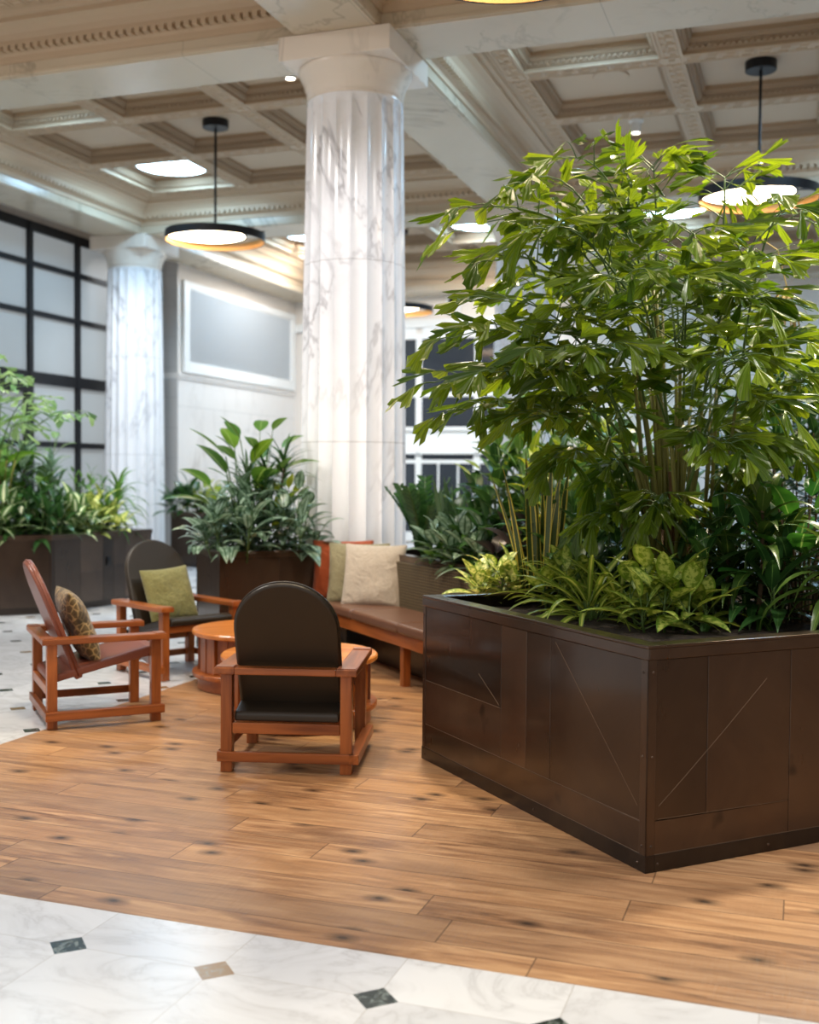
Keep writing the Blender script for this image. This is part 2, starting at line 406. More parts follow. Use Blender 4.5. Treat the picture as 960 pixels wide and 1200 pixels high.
L = {
 'palm': leafmat('fishtail_palm_leaf', srgb(58, 92, 22), srgb(124, 148, 42), 'rib', srgb(44, 74, 16), .45, .28),
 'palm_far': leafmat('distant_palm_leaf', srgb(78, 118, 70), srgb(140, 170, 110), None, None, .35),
 'snake': leafmat('snake_plant_leaf', srgb(48, 66, 34), srgb(70, 86, 44), 'margin', srgb(206, 184, 78), .1),
 'snake_dark': leafmat('dark_snake_plant_leaf', srgb(44, 72, 46), srgb(70, 98, 62), 'vein', srgb(90, 120, 80), .1),
 'agl_lime': leafmat('lime_variegated_leaf', srgb(96, 128, 38), srgb(122, 150, 54), 'blotch', srgb(222, 222, 138), .25),
 'agl_gold': leafmat('gold_green_variegated_leaf', srgb(78, 112, 30), srgb(112, 136, 42), 'blotch', srgb(172, 184, 92), .25),
 'spider': leafmat('striped_strap_leaf', srgb(92, 120, 40), srgb(120, 144, 52), 'stripe', srgb(176, 184, 92), .28),
 'dark': leafmat('dark_glossy_leaf', srgb(30, 66, 30), srgb(54, 94, 44), 'vein', srgb(90, 130, 70), .2, .3),
 'cordyline': leafmat('broad_strap_leaf', srgb(40, 70, 26), srgb(78, 104, 42), 'vein', srgb(120, 140, 70), .25, .3),
 'mid': leafmat('mid_green_leaf', srgb(60, 104, 42), srgb(92, 134, 58), 'vein', srgb(130, 160, 90), .28),
 'silver': leafmat('silver_patterned_leaf', srgb(50, 84, 56), srgb(66, 100, 66), 'silver', srgb(160, 184, 164), .2, .3),
 'white': leafmat('cream_centred_leaf', srgb(70, 108, 54), srgb(92, 128, 66), 'stripe', srgb(214, 220, 178), .25),
 'yellow': leafmat('yellow_green_leaf', srgb(122, 150, 46), srgb(164, 180, 62), 'vein', srgb(196, 200, 104), .35),
 'purple': leafmat('blackish_purple_leaf', srgb(42, 38, 38), srgb(62, 54, 54), 'vein', srgb(96, 80, 80), .1, .3),
 'fig': leafmat('rubber_fig_leaf', srgb(48, 110, 40), srgb(64, 130, 48), 'vein', srgb(130, 170, 90), .3, .28),
 'banana': leafmat('paddle_leaf', srgb(46, 90, 36), srgb(100, 140, 44), 'vein', srgb(140, 170, 90), .35, .3),
}
M['cane'] = plain('palm_cane', srgb(110, 108, 46), .5)
M['cane_brown'] = plain('brown_palm_sheath', srgb(96, 66, 36), .7)
M['stem'] = plain('green_plant_stem', srgb(78, 104, 50), .5)
M['stem_pale'] = plain('pale_plant_stem', srgb(130, 140, 84), .5)
M['trunk'] = plain('woody_plant_stem', srgb(92, 74, 52), .8)
M['straw'] = plain('dry_straw_frond', srgb(196, 170, 112), .8)

# ================================================================== ROOM
# floors
f1 = MB(); f1.bb(-14, 12, -1, 3.25, -.1, 0); struct(f1.build('floor', M['tile_front']))
f2 = MB(); f2.bb(-14, -4.12, 3.25, 24, -.1, 0); f2.bb(-4.12, 12, 9.4, 24, -.1, 0); struct(f2.build('floor', M['tile_left']))
f3 = MB(); f3.bb(-4.12, 12, 3.25, 9.4, -.1, .001); struct(f3.build('floor', M['oak']))

XS = [-10.42, -3.84, 2.8, 9.4]; YS = [2.9, 9.5, 16.1, 22.7]; BH = .375; SOF = 5.28; RZ = 5.78; CZ = 5.95
# beams with a fillet lip at the foot of each side
for i, x in enumerate(XS):
    for j in range(3):
        b = MB(); y0, y1 = YS[j] + BH, YS[j + 1] - BH
        b.bb(x - BH, x + BH, y0, y1, SOF, 6.2)
        for s in (-1, 1): b.bb(x + s * BH, x + s * (BH + .018), y0, y1, SOF + .012, SOF + .05)
        struct(b.build('ceiling_beam', M['beam'], bevel=.006))
for j, y in enumerate(YS):
    for i in range(3):
        b = MB(); x0, x1 = XS[i] - BH, XS[i + 1] - BH
        b.bb(x0, x1, y - BH, y + BH, SOF, 6.2)
        for s in (-1, 1): b.bb(x0 + .75, x1, y + s * BH, y + s * (BH + .018), SOF + .012, SOF + .05)
        struct(b.build('ceiling_beam', M['beam'], bevel=.006))

def key_run(mb, a0, a1, c, w, z, axis):
    """greek key relief under a rib: runs from a0 to a1 along the axis, centred on c"""
    n = max(1, int(round((a1 - a0) / .17))); p = (a1 - a0) / n; h = .012; t = .02
    def bar(u0, u1, v0, v1):
        if axis == 'x': mb.bb(u0, u1, c + v0, c + v1, z - h, z)
        else: mb.bb(c + v0, c + v1, u0, u1, z - h, z)
    hw = w * .5
    bar(a0, a1, -hw, -hw + .018); bar(a0, a1, hw - .018, hw)
    k = hw - .042
    for i in range(n):
        u = a0 + i * p
        bar(u + .01, u + .03, -k, k); bar(u + .03, u + p - .02, k - t, k)
        bar(u + p - .04, u + p - .02, -k * .3, k - t); bar(u + .065, u + p - .04, -k * .3, -k * .3 + t)
        bar(u + .03, u + p + .01, -k, -k + t * .8)

def coffer_bay(x0, x1, y0, y1, detail=True):
    root = bpy.data.objects.new('ceiling', None); COL.objects.link(root); struct(root)
    root.location = (0, 0, 0)
    c = MB()
    prof = [(0, SOF + .14), (.02, SOF + .14), (.02, SOF + .2), (.05, SOF + .22), (.05, SOF + .27), (.12, SOF + .27), (.12, SOF + .31),
            (.15, SOF + .36), (.2, SOF + .40), (.27, SOF + .42), (.27, SOF + .46), (.33, SOF + .46), (.35, RZ)]
    c.frame_loft(x0, x1, y0, y1, prof)
    if detail:   # dentils under the corona
        for (ax, fixed, a, b) in (('x', y0 + .085, x0, x1), ('x', y1 - .085, x0, x1), ('y', x0 + .085, y0, y1), ('y', x1 - .085, y0, y1)):
            n = int((b - a - .2) / .085)
            for k in range(n):
                u = a + .1 + (k + .5) * (b - a - .2) / n
                if ax == 'x': c.bb(u - .026, u + .026, fixed - .035, fixed + .035, SOF + .225, SOF + .27)
                else: c.bb(fixed - .035, fixed + .035, u - .026, u + .026, SOF + .225, SOF + .27)
    c.build('cornice', M['plaster'], root)
    ix0, ix1, iy0, iy1 = x0 + .35, x1 - .35, y0 + .35, y1 - .35
    bw = .24
    cw = (ix1 - ix0 - 4 * bw) / 3; ch = (iy1 - iy0 - 4 * bw) / 3
    xs = [ix0 + bw + i * (cw + bw) for i in range(3)]; ys = [iy0 + bw + i * (ch + bw) for i in range(3)]
    r = MB()
    gx = [ix0] + [v for a in xs for v in (a, a + cw)] + [ix1]
    gy = [iy0] + [v for a in ys for v in (a, a + ch)] + [iy1]
    for i in range(7):
        for j in range(7):
            if i % 2 == 1 and j % 2 == 1: continue
            r.rect(gx[i], gx[i + 1], gy[j], gy[j + 1], RZ)
    r.build('coffer_rib', M['plaster'], root)
    k = MB()
    if detail:
        for i in range(0, 7, 2):
            for j in range(1, 7, 2): key_run(k, gy[j], gy[j + 1], (gx[i] + gx[i + 1]) / 2, bw, RZ, 'y')
        for j in range(0, 7, 2):
            for i in range(1, 7, 2): key_run(k, gx[i], gx[i + 1], (gy[j] + gy[j + 1]) / 2, bw, RZ, 'x')
            for i in range(0, 7, 2):
                a = bw / 2 - .03
                cx, cy = (gx[i] + gx[i + 1]) / 2, (gy[j] + gy[j + 1]) / 2
                k.bb(cx - a, cx + a, cy - a, cy + a, RZ - .01, RZ); k.bb(cx - .03, cx + .03, cy - .03, cy + .03, RZ - .024, RZ - .01)
        k.build('greek_key', M['plaster'], root)
    q = MB(); d = MB()
    for a in xs:
        for b in ys:
            e = q.frame_loft(a, a + cw, b, b + ch, [(0, RZ), (0, RZ + .035), (.03, RZ + .035), (.03, RZ + .07), (.06, RZ + .085), (.075, RZ + .12), (.095, RZ + .12), (.095, CZ)])
            d.rect(a + .095, a + cw - .095, b + .095, b + ch - .095, CZ)
            if detail:
                n = 22
                for s in range(n):
                    u = a + .05 + (s + .5) * (cw - .1) / n; v = b + .05 + (s + .5) * (ch - .1) / n
                    for yy in (b + .045, b + ch - .045): q.bb(u - .017, u + .017, yy - .018, yy + .018, RZ + .045, RZ + .07)
                    for xx in (a + .045, a + cw - .045): q.bb(xx - .018, xx + .018, v - .017, v + .017, RZ + .045, RZ + .07)
    q.build('coffer_moulding', M['plaster_dark'], root)
    d.build('coffer_panel', M['plaster'], root)
    t = MB(); t.bb(x0, x1, y0, y1, 6.05, 6.15); t.build('ceiling_slab', M['plaster'], root)
    return [(a + cw / 2) for a in xs], [(b + ch / 2) for b in ys]
for i in range(3):
    for j in range(3):
        coffer_bay(XS[i] + BH, XS[i + 1] - BH, YS[j] + BH, YS[j + 1] - BH, detail=(i < 2 and j > 0) or (i == 0 and j == 0))

# columns
def column(x, y):
    root = bpy.data.objects.new('marble_column', None); COL.objects.link(root); root.location = (x, y, 0); struct(root)
    NF = 20; seg = NF * 8
    def flute(q, z):
        u = (q * NF / (2 * PI)) % 1.0
        return 1 - .062 * math.sin(PI * u) ** .75
    zs = [.0, .6, 1.2, 1.8, 2.4, 3.0, 3.6, 4.2, 4.72]
    prof = [(.487 - .055 * (z / 4.9) ** 1.6, z) for z in zs]
    s = MB(); s.lathe(prof, seg, rad=flute)
    s.lathe([(prof[-1][0], 4.72), (.433, 4.79)], seg, rad=lambda q, z: flute(q, z) if z < 4.75 else 1)
    s.build('shaft', M['column'], root, smooth=False)
    c = MB()
    c.lathe([(.428, 4.79), (.43, 4.80), (.422, 4.806), (.422, 4.815), (.432, 4.82), (.434, 4.86), (.445, 4.90), (.448, 4.905), (.45, 4.93), (.475, 4.985), (.5, 5.03), (.512, 5.06), (.508, 5.075), (.3, 5.08)], 72)
    c.build('echinus', M['capital'], root, smooth=True)
    a = MB(); a.bb(-.515, .515, -.515, .515, 5.07, 5.279); a.build('abacus', M['capital'], root, bevel=.006)
for (x, y) in ((-3.855, 9.5), (-10.42, 16.1), (-3.84, 16.1), (2.8, 16.1), (2.8, 9.5)):
    column(x, y)

# walls
b = MB(); b.bb(-13, 11, 23.0, 23.2, 0, 6.2); struct(b.build('wall_back', M['wall']))
b = MB(); b.bb(9.8, 10, -1, 23, 0, 6.2); struct(b.build('wall_right', M['wall']))
b = MB(); b.bb(-11.4, -10.75, 18.02, 23.0, 0, 3.2); struct(b.build('wall_left', M['wallmarble']))
b = MB(); b.bb(-11.4, -10.75, 18.02, 23.0, 3.3, 6.2); struct(b.build('wall_left', M['wall']))
b = MB(); b.bb(-11.4, -10.72, 17.99, 23.0, 3.2, 3.3); b.bb(-11.4, -10.70, 17.97, 23.0, 3.25, 3.28); struct(b.build('trim_1', M['wallmarble'], bevel=.006))
b = MB(); b.bb(-11.4, -10.752, 17.995, 18.019, 0, 5.9); struct(b.build('wall_left', M['wall_grey']))
b = MB(); b.bb(-11.6, -11.3, -1, 18.0, 0, 6.2); struct(b.build('wall_left', M['wall_grey']))

# steel framed window wall on the left
w = bpy.data.objects.new('window_1', None); COL.objects.link(w); w.location = (-11.1, 15, 0); struct(w)
def wloc(b): return b
fr = MB(); bars = [8.34, 9.526, 10.712, 11.898, 13.084, 14.27, 15.456, 16.642, 17.828]
for k, y in enumerate(bars): fr.bb(-.06, .06, y - 15 - .05, y - 15 + .05, 0, 5.24)
for z, h in ((5.2, .07), (4.64, .04), (3.9, .04), (2.92, .09), (1.91, .045), (.9, .045), (.06, .06)):
    fr.bb(-.05, .05, bars[0] - 15, 3.0, z - h, z + h)
fr.build('window_frame', M['black'], w)
dr = MB(); dr.bb(-.04, .07, 13.084 - 15 + .05, 13.084 - 15 + .14, 0, 2.83); dr.bb(-.04, .07, 14.27 - 15 - .14, 14.27 - 15 - .05, 0, 2.83); dr.bb(-.04, .07, 13.084 - 15 + .14, 14.27 - 15 - .14, 2.68, 2.83)
dr.build('door_frame', M['black'], w)
pn = MB(); pn.bb(-.015, 0, bars[0] - 15, 3.0, .1, 5.16); pn.build('pane', M['pane'], w)

# blinds window on the left white wall
w = bpy.data.objects.new('window_2', None); COL.objects.link(w); w.location = (-10.74, 20.5, 4.2); struct(w)
fr = MB()
y0, y1, z0, z1 = -2.36, 2.42, -.88, .8
for (a, bb_, c, d) in ((y0, y0 + .2, z0, z1), (y1 - .2, y1, z0, z1), (y0 + .2, y1 - .2, z1 - .12, z1), (y0 + .2, y1 - .2, z0, z0 + .18)): fr.bb(-.005, .05, a, bb_, c, d)
for (a, bb_, c, d) in ((y0 + .2, y0 + .23, z0 + .18, z1 - .12), (y1 - .23, y1 - .2, z0 + .18, z1 - .12), (y0 + .2, y1 - .2, z1 - .15, z1 - .12), (y0 + .2, y1 - .2, z0 + .18, z0 + .21)): fr.bb(-.005, .03, a, bb_, c, d)
fr.build('window_frame', M['white_frame'], w, bevel=.004)
sl = MB(); n = 34
for k in range(n):
    z = z0 + .22 + (k + .5) * (z1 - z0 - .37) / n
    bq = len(sl.v); ya, yb = y0 + .23, y1 - .23
    sl.v += [(.012, ya, z - .016), (.012, yb, z - .016), (.03, yb, z + .01), (.03, ya, z + .01), (.010, ya, z - .014), (.010, yb, z - .014), (.028, yb, z + .012), (.028, ya, z + .012)]
    for q in ((0, 1, 2, 3), (7, 6, 5, 4), (0, 4, 5, 1), (2, 6, 7, 3)): sl.quadface([bq + i for i in q])
sl.build('blind', M['blind'], w)
pn = MB(); pn.bb(0, .006, y0 + .2, y1 - .2, z0 + .18, z1 - .12); pn.build('pane', M['blind_gap'], w)

# windows of the back wall
for n, xc in enumerate((-8.45, -7.15, -5.85)):
    w = bpy.data.objects.new('window_%d' % (n + 3), None); COL.objects.link(w); w.location = (xc, 23.0, 0); struct(w)
    hw = .65
    fr = MB()
    for (xa, xb) in ((-hw, -hw + .07), (hw - .07, hw)): fr.bb(xa, xb, -.06, .0, .05, 4.5)
    for (za, zb) in ((4.38, 4.62), (3.14, 3.24), (1.95, 2.5), (1.72, 1.8), (.05, .25)): fr.bb(-hw + .07, hw - .07, -.058, .0, za, zb)
    fr.bb(-hw - .02, hw + .02, -.12, -.0605, 2.42, 2.5); fr.bb(-hw - .02, hw + .02, -.12, -.0605, 1.92, 1.97)
    for xx in (-.2, .24): fr.bb(xx - .02, xx + .02, -.05, 0, .25, 1.75)
    fr.build('window_frame', M['white_frame'], w, bevel=.006)
    pn = MB(); pn.bb(-hw + .06, hw - .06, -.03, -.002, .2, 4.42); pn.build('pane', M['darkglass'], w)
b = MB(); b.bb(-10.75, -1.9, 22.9, 23.0, 4.62, 4.75); b.bb(-10.75, -1.9, 22.93, 23.0, 4.75, 4.8); struct(b.build('trim_2', M['white_frame'], bevel=.006))

# ------------------------------------------------------------------ lights that hang in the room
def pendant(x, y, z, label):
    t = thing('pendant_lamp', label, 'lamp', (x, y, z), .3, 'ring pendants of the lobby')
    r, h = .63, .1
    hoop = MB(); hoop.lathe([(r, 0), (r, h), (r - .012, h), (r - .012, h * .98)], 64); hoop.lathe([(r - .012, 0), (r, 0)], 64); hoop.build('ring', M['black'], t, smooth=False)
    li = MB(); li.lathe([(r - .013, .004), (r - .013, h - .004)], 64); li.build('lining', M['gold'], t, smooth=True)
    cx = -.115
    rim = MB(); rim.lathe([(.505, h + .02), (.515, h + .02), (.515, h - .03), (.49, h - .03), (.49, h - .01)], 56, (cx, 0, 0)); rim.lathe([(.0, h + .021), (.505, h + .02)], 56, (cx, 0, 0)); rim.build('disc_rim', M['black'], t)
    df = MB(); df.lathe([(.49, h - .024), (.3, h - .03), (.0, h - .031)], 56, (cx, 0, 0)); o = df.build('diffuser', M['lamp_warm'], t, smooth=True); o['label'] = 'glowing warm white diffuser'
    arm = MB(); arm.bb(-.63, .63, -.012, .012, h + .015, h + .03); arm.build('crossbar', M['black'], t)
    top = CZ - z
    rod = MB(); rod.tube([(0, 0, h + .02), (0, 0, top - .09)], .016, 12); rod.build('rod', M['black'], t)
    can = MB(); can.lathe([(.0, top - .1), (.16, top - .1), (.165, top - .095), (.165, top - .001), (0, top - .001)], 40); can.build('canopy', M['black'], t, smooth=False)
    return t
pendant(-7.1, 12.8, 4.43, 'black ring pendant with warm disc between the left and central columns')
pendant(-.5, 12.8, 4.47, 'black ring pendant half hidden by the top of the tall palm')
pendant(-7.0, 19.4, 4.43, 'distant black ring pendant peeping out right of the central column')
pendant(-1.62, 6.3, 4.42, 'black ring pendant nearest the camera, cut by the top of the frame')

def disc(x, y, label):
    t = thing('disc_light', label, 'ceiling light', (x, y, CZ), 0, 'round daylight discs in the ceiling coffers')
    a = MB(); a.lathe([(.53, 0), (.53, -.03), (.5, -.03), (.5, -.02)], 56); a.build('trim_ring', M['white_frame'], t)
    d = MB(); d.lathe([(.5, -.024), (.25, -.03), (0, -.031)], 56); d.build('diffuser', M['disc_cool'], t, smooth=True)
for (x, y, l) in ((-8.71, 14.41, 'round daylight disc in the ceiling left of the hanging ring pendant'),
                  (-8.6, 10.92, 'round daylight disc in the coffer at the far left, mostly behind the beam'),
                  (-2.11, 10.86, 'round daylight disc in the blue-lit coffer right of the central capital'),
                  (1.11, 14.41, 'round daylight disc over the right side of the room'),
                  (1.11, 11.19, 'round daylight disc nearest on the right side of the room'),
                  (-8.71, 19.4, 'distant round daylight disc left of the central column'),
                  (-5.49, 19.4, 'distant round daylight disc right of the central column'),
                  (-2.11, 19.4, 'distant round daylight disc behind the top of the tall palm'),
                  (1.11, 19.4, 'distant round daylight disc at the far right')):
    disc(x, y, l)
def downlight(x, y, label, drop=.16):
    t = thing('downlight', label, 'spotlight', (x, y, CZ), 0, 'small white ceiling spotlights')
    a = MB(); a.lathe([(.0, 0), (.09, 0), (.09, -.02), (.06, -.025), (.06, -drop), (.052, -drop), (.05, -drop + .02)], 28); a.build('housing', M['white_frame'], t)
    d = MB(); d.lathe([(.05, -drop + .015), (0, -drop + .012)], 28); d.build('lens', M['spot_glow'], t)
downlight(-2.05, 14.41, 'small white spotlight in the coffer left of the right pendant rod')
downlight(-5.35, 11.3, 'small white spotlight beside the capital of the central column')
t = MB(); t.lathe([(.0, -.002), (.2, -.002), (.205, -.012), (.19, -.016), (0, -.014)], 40); o = t.build('ceiling_speaker', M['plaster'], None, loc=(-2.1, 12.75, CZ)); tag(o, 'round flush speaker grille in a ceiling coffer', 'speaker')
sc_ = thing('wall_camera', 'small black camera on a white plate high on the back wall', 'camera', (-7.05, 22.99, 5.12))
a = MB(); a.bb(-.17, .17, -.05, 0, -.25, .25); a.build('mounting_plate', M['white_frame'], sc_, bevel=.008)
a = MB(); a.lathe([(0, -.16), (.06, -.15), (.09, -.08), (.085, .0), (.05, .1), (0, .13)], 20, (0, -.12, 0)); a.build('camera_head', M['black'], sc_, smooth=True)

# ================================================================== FURNITURE
def make_chair(label, loc, rz, leather_mat):
    t = thing('armchair', label, 'chair', (loc[0], loc[1], .001), rz, 'low teak lounge chairs around the round tables')
    W = .33; D = .33; s = .029
    for (sx, sy) in ((-1, -1), (1, -1), (-1, 1), (1, 1)):
        b = MB(); b.bb(sx * (W - s) - s, sx * (W - s) + s, sy * (D - s) - s, sy * (D - s) + s, 0, .497); b.build('leg', M['teak_z'], t, bevel=.004)
    for sx in (-1, 1):
        b = MB(); b.bb(sx * .305 - .052, sx * .305 + .052, -.36, .36, .495, .53)
        a = b.build('armrest', M['teak_y'], t, bevel=.005)
        for (ya, yb) in ((-.352, -.29), (.292, .352)):
            q = MB(); q.bb(sx * .305 - .046, sx * .305 + .046, ya, yb, .53, .5345); q.build('joint_cap', M['teak_dark'], a, bevel=.001)
    b = MB(); b.bb(-.253, .253, -.36, -.29, .495, .53); b.build('back_rail', M['teak'], t, bevel=.005)
    for sx in (-1, 1):
        b = MB(); b.bb(sx * .33 - .014, sx * .33 + .026 * sx + .014 * 0 + .012, -.345, .345, .055, .105); b.build('stretcher', M['teak_y'], t, bevel=.004)
    b = MB(); b.bb(-.345, .345, -.345, -.315, .055, .105); b.build('stretcher', M['teak'], t, bevel=.004)
    b = MB(); b.bb(-.27, .27, -.33, -.29, .195, .25); b.build('seat_rail', M['teak'], t, bevel=.004)
    b = MB(); b.bb(-.27, .27, .27, .31, .335, .385); b.build('seat_rail', M['teak'], t, bevel=.004)
    # sloping seat board with padded leather
    b = MB(); prof = [(-.31, .252), (-.31, .29), (-.295, .302), (0, .377), (.26, .443), (.31, .444), (.335, .43), (.34, .405), (.325, .385), (.27, .385), (0, .327)]
    n0 = len(b.v)
    for x in (-.265, .265):
        for (y, z) in prof: b.v.append((x, y, z))
    k = len(prof)
    b.quadface([n0 + i for i in range(k)]); b.quadface([n0 + k + i for i in range(k)][::-1])
    for i in range(k): j = (i + 1) % k; b.quadface([n0 + i, n0 + k + i, n0 + k + j, n0 + j])
    se = b.build('seat', leather_mat, t, bevel=.012, seg=3)
    # arched backrest
    poly = [(-.262, 0), (.262, 0)]
    for i in range(0, 25):
        q = PI * i / 24; poly.append((.262 * math.cos(q), .475 + .262 * math.sin(q)))
    lean = math.radians(21)
    Mx = Matrix.Translation((0, -.135, .275)) @ Matrix.Rotation(PI / 2 + lean, 4, 'X')
    b = MB(); b.prism(poly, -.024, .024, Mx); bk = b.build('backrest', leather_mat, t, bevel=.014, seg=3)
    pts = [Mx @ Vector((p[0] * 1.0, p[1], 0)) for p in poly[2:]]
    b = MB(); b.tube([Mx @ Vector((.263, .02, .0))] + [Mx @ Vector((p[0] * 1.003, .475 + (p[1] - .475) * 1.003, 0)) for p in poly[2:]] + [Mx @ Vector((-.263, .02, 0))], .006, 6)
    b.build('piping', leather_mat, bk, smooth=True)
    return t
make_chair('black leather armchair seen from behind on the oak floor', (-2.49, 5.375), math.radians(15), M['leather_black'])
make_chair('brown leather armchair at the left holding a patterned cushion', (-4.09, 5.88), math.radians(-45), M['leather_brown'])
make_chair('black leather armchair facing the camera with an olive cushion', (-4.43, 7.42), math.radians(-117), M['leather_black'])

def pillow(name, label, mat, loc, size, thick, rot, group=None, seed=0):
    """a stuffed square cushion: face normal is local +Y, up is local +Z"""
    rr = random.Random(seed); n = 18; b = MB(); g = {}
    for side in (1, -1):
        for i in range(n + 1):
            for j in range(n + 1):
                u = i / n * 2 - 1; v = j / n * 2 - 1
                edge = (1 - abs(u) ** 2.6) * (1 - abs(v) ** 2.6)
                pin = 1 - .07 * (1 - abs(u) ** 2) * (abs(v) ** 4) ; pin2 = 1 - .07 * (1 - abs(v) ** 2) * (abs(u) ** 4)
                x = u * size / 2 * pin2; z = v * size / 2 * pin
                y = side * thick / 2 * max(edge, 0) ** .55
                y += side * .008 * math.sin(5 * u + 2.1 * v + seed) * math.cos(4 * v - u * 2 + seed) * edge
                if i in (0, n) or j in (0, n):
                    if side == -1: continue
                g[(side, i, j)] = len(b.v); b.v.append((x, y, z))
    def idx(side, i, j): return g[(1, i, j)] if (i in (0, n) or j in (0, n)) else g[(side, i, j)]
    for side in (1, -1):
        for i in range(n):
            for j in range(n):
                q = [idx(side, i, j), idx(side, i, j + 1), idx(side, i + 1, j + 1), idx(side, i + 1, j)]
                b.quadface(q if side == 1 else q[::-1])
    o = b.build(name, mat, None, smooth=True, loc=loc, rot=rot, subsurf=1)
    return tag(o, label, 'cushion', group)
def chair_point(loc, rz, p):
    return Vector((loc[0], loc[1], 0)) + Matrix.Rotation(rz, 3, 'Z') @ Vector(p)
E1 = Euler
p = chair_point((-4.09, 5.88), math.radians(-45), (-.03, -.1, .56)); pillow('cushion', 'brown patterned cushion on the brown leather armchair', M['fab_pattern'], p, .5, .15, Euler((math.radians(22), 0, math.radians(-45))), seed=2)
p = chair_point((-4.43, 7.42), math.radians(-117), (.0, -.115, .57)); pillow('cushion', 'olive green cushion on the armchair facing the camera', M['fab_green'], p, .44, .14, Euler((math.radians(20), math.radians(3), math.radians(-115))), seed=5)

# round drum tables
def drum_table(x, y, label, rz):
    t = thing('side_table', label, 'table', (x, y, .001), rz, 'round teak drum tables between the armchairs')
    b = MB(); b.lathe([(0, .372), (.465, .372), (.474, .38), (.474, .4), (.466, .408), (0, .408)], 72); b.build('table_top', M['table_top'], t, smooth=False)
    ring = MB(); ring.lathe([(.36, .09), (.468, .09), (.472, .098), (.472, .118), (.466, .124), (.36, .124), (.36, .09)], 72); ring.build('lower_ring', M['teak'], t)
    base = MB(); base.lathe([(.3, 0), (.43, 0), (.435, .004), (.435, .09), (.3, .09)], 72); base.build('plinth', M['teak_dark'], t)
    n = 26
    for k in range(n):
        q = 2 * PI * k / n
        s = MB(); r0, r1 = .395, .43 if k % 3 else .415
        wd = .044
        s.box(((r0 + r1) / 2 * math.cos(q), (r0 + r1) / 2 * math.sin(q), .248), (r1 - r0, wd * 2, .25), q); s.build('stave', M['teak_z'], t, bevel=.004)
    return t
drum_table(-2.863, 6.213, 'round teak drum table right behind the black armchair', .2)
p1 = at_depth(305, 802, 7.95)
drum_table(p1.x, p1.y, 'round teak drum table left of the black armchair, farther of the two', .9)

# bench along the planter
BO = Vector((-3.85, 8.6, 0)); e1 = Vector((.70711, -.70711, 0)); e2 = Vector((.70711, .70711, 0))
bench = thing('bench', 'long bench with brown leather seat and teak rail before the planter', 'bench', BO, math.radians(-45))
LB = 3.4
b = MB(); b.bb(.03, LB, .0, .032, .29, .38); b.build('seat_rail', M['teak'], bench, bevel=.004)
for k in range(4):
    x0 = .03 + k * (LB - .03) / 4; x1 = .03 + (k + 1) * (LB - .03) / 4
    b = MB(); b.bb(x0 + .003, x1 - .003, -.025, .44, .38, .455); b.build('seat_cushion', M['leather_bench'], bench, bevel=.024, seg=4)
b = MB(); b.bb(.03, LB, .03, .44, .34, .378); b.build('seat_board', M['teak'], bench)
for x in (.12, 1.68, 3.2):
    b = MB(); b.bb(x - .03, x + .03, .034, .09, 0, .34); b.build('leg', M['teak_z'], bench, bevel=.003)
b = MB(); b.bb(.03, LB, .3, .32, 0.002, .338); b.build('kick_panel', M['steel_dark'], bench)
b = MB(); b.bb(.03, LB, .43, .46, .44, .805); b.build('back_panel', M['woven'], bench, bevel=.006)

# cushions stacked at the corner of the bench
for (px, py, d, mat, lab, yw, sd, sz) in ((438, 675, 9.02, 'fab_beige', 'beige linen cushion in front of two others on the bench', -88, 1, .5),
                                      (420, 672, 9.2, 'fab_olive', 'sage olive cushion between the rust and beige cushions', -78, 2, .49),
                                      (402, 668, 9.38, 'fab_rust', 'rust orange cushion at the back of the bench corner', -70, 3, .49)):
    pillow('cushion', lab, M[mat], at_depth(px, py, d), sz * 1.09, .16, Euler((math.radians(14), 0, math.radians(yw - 90))), seed=sd * 3)

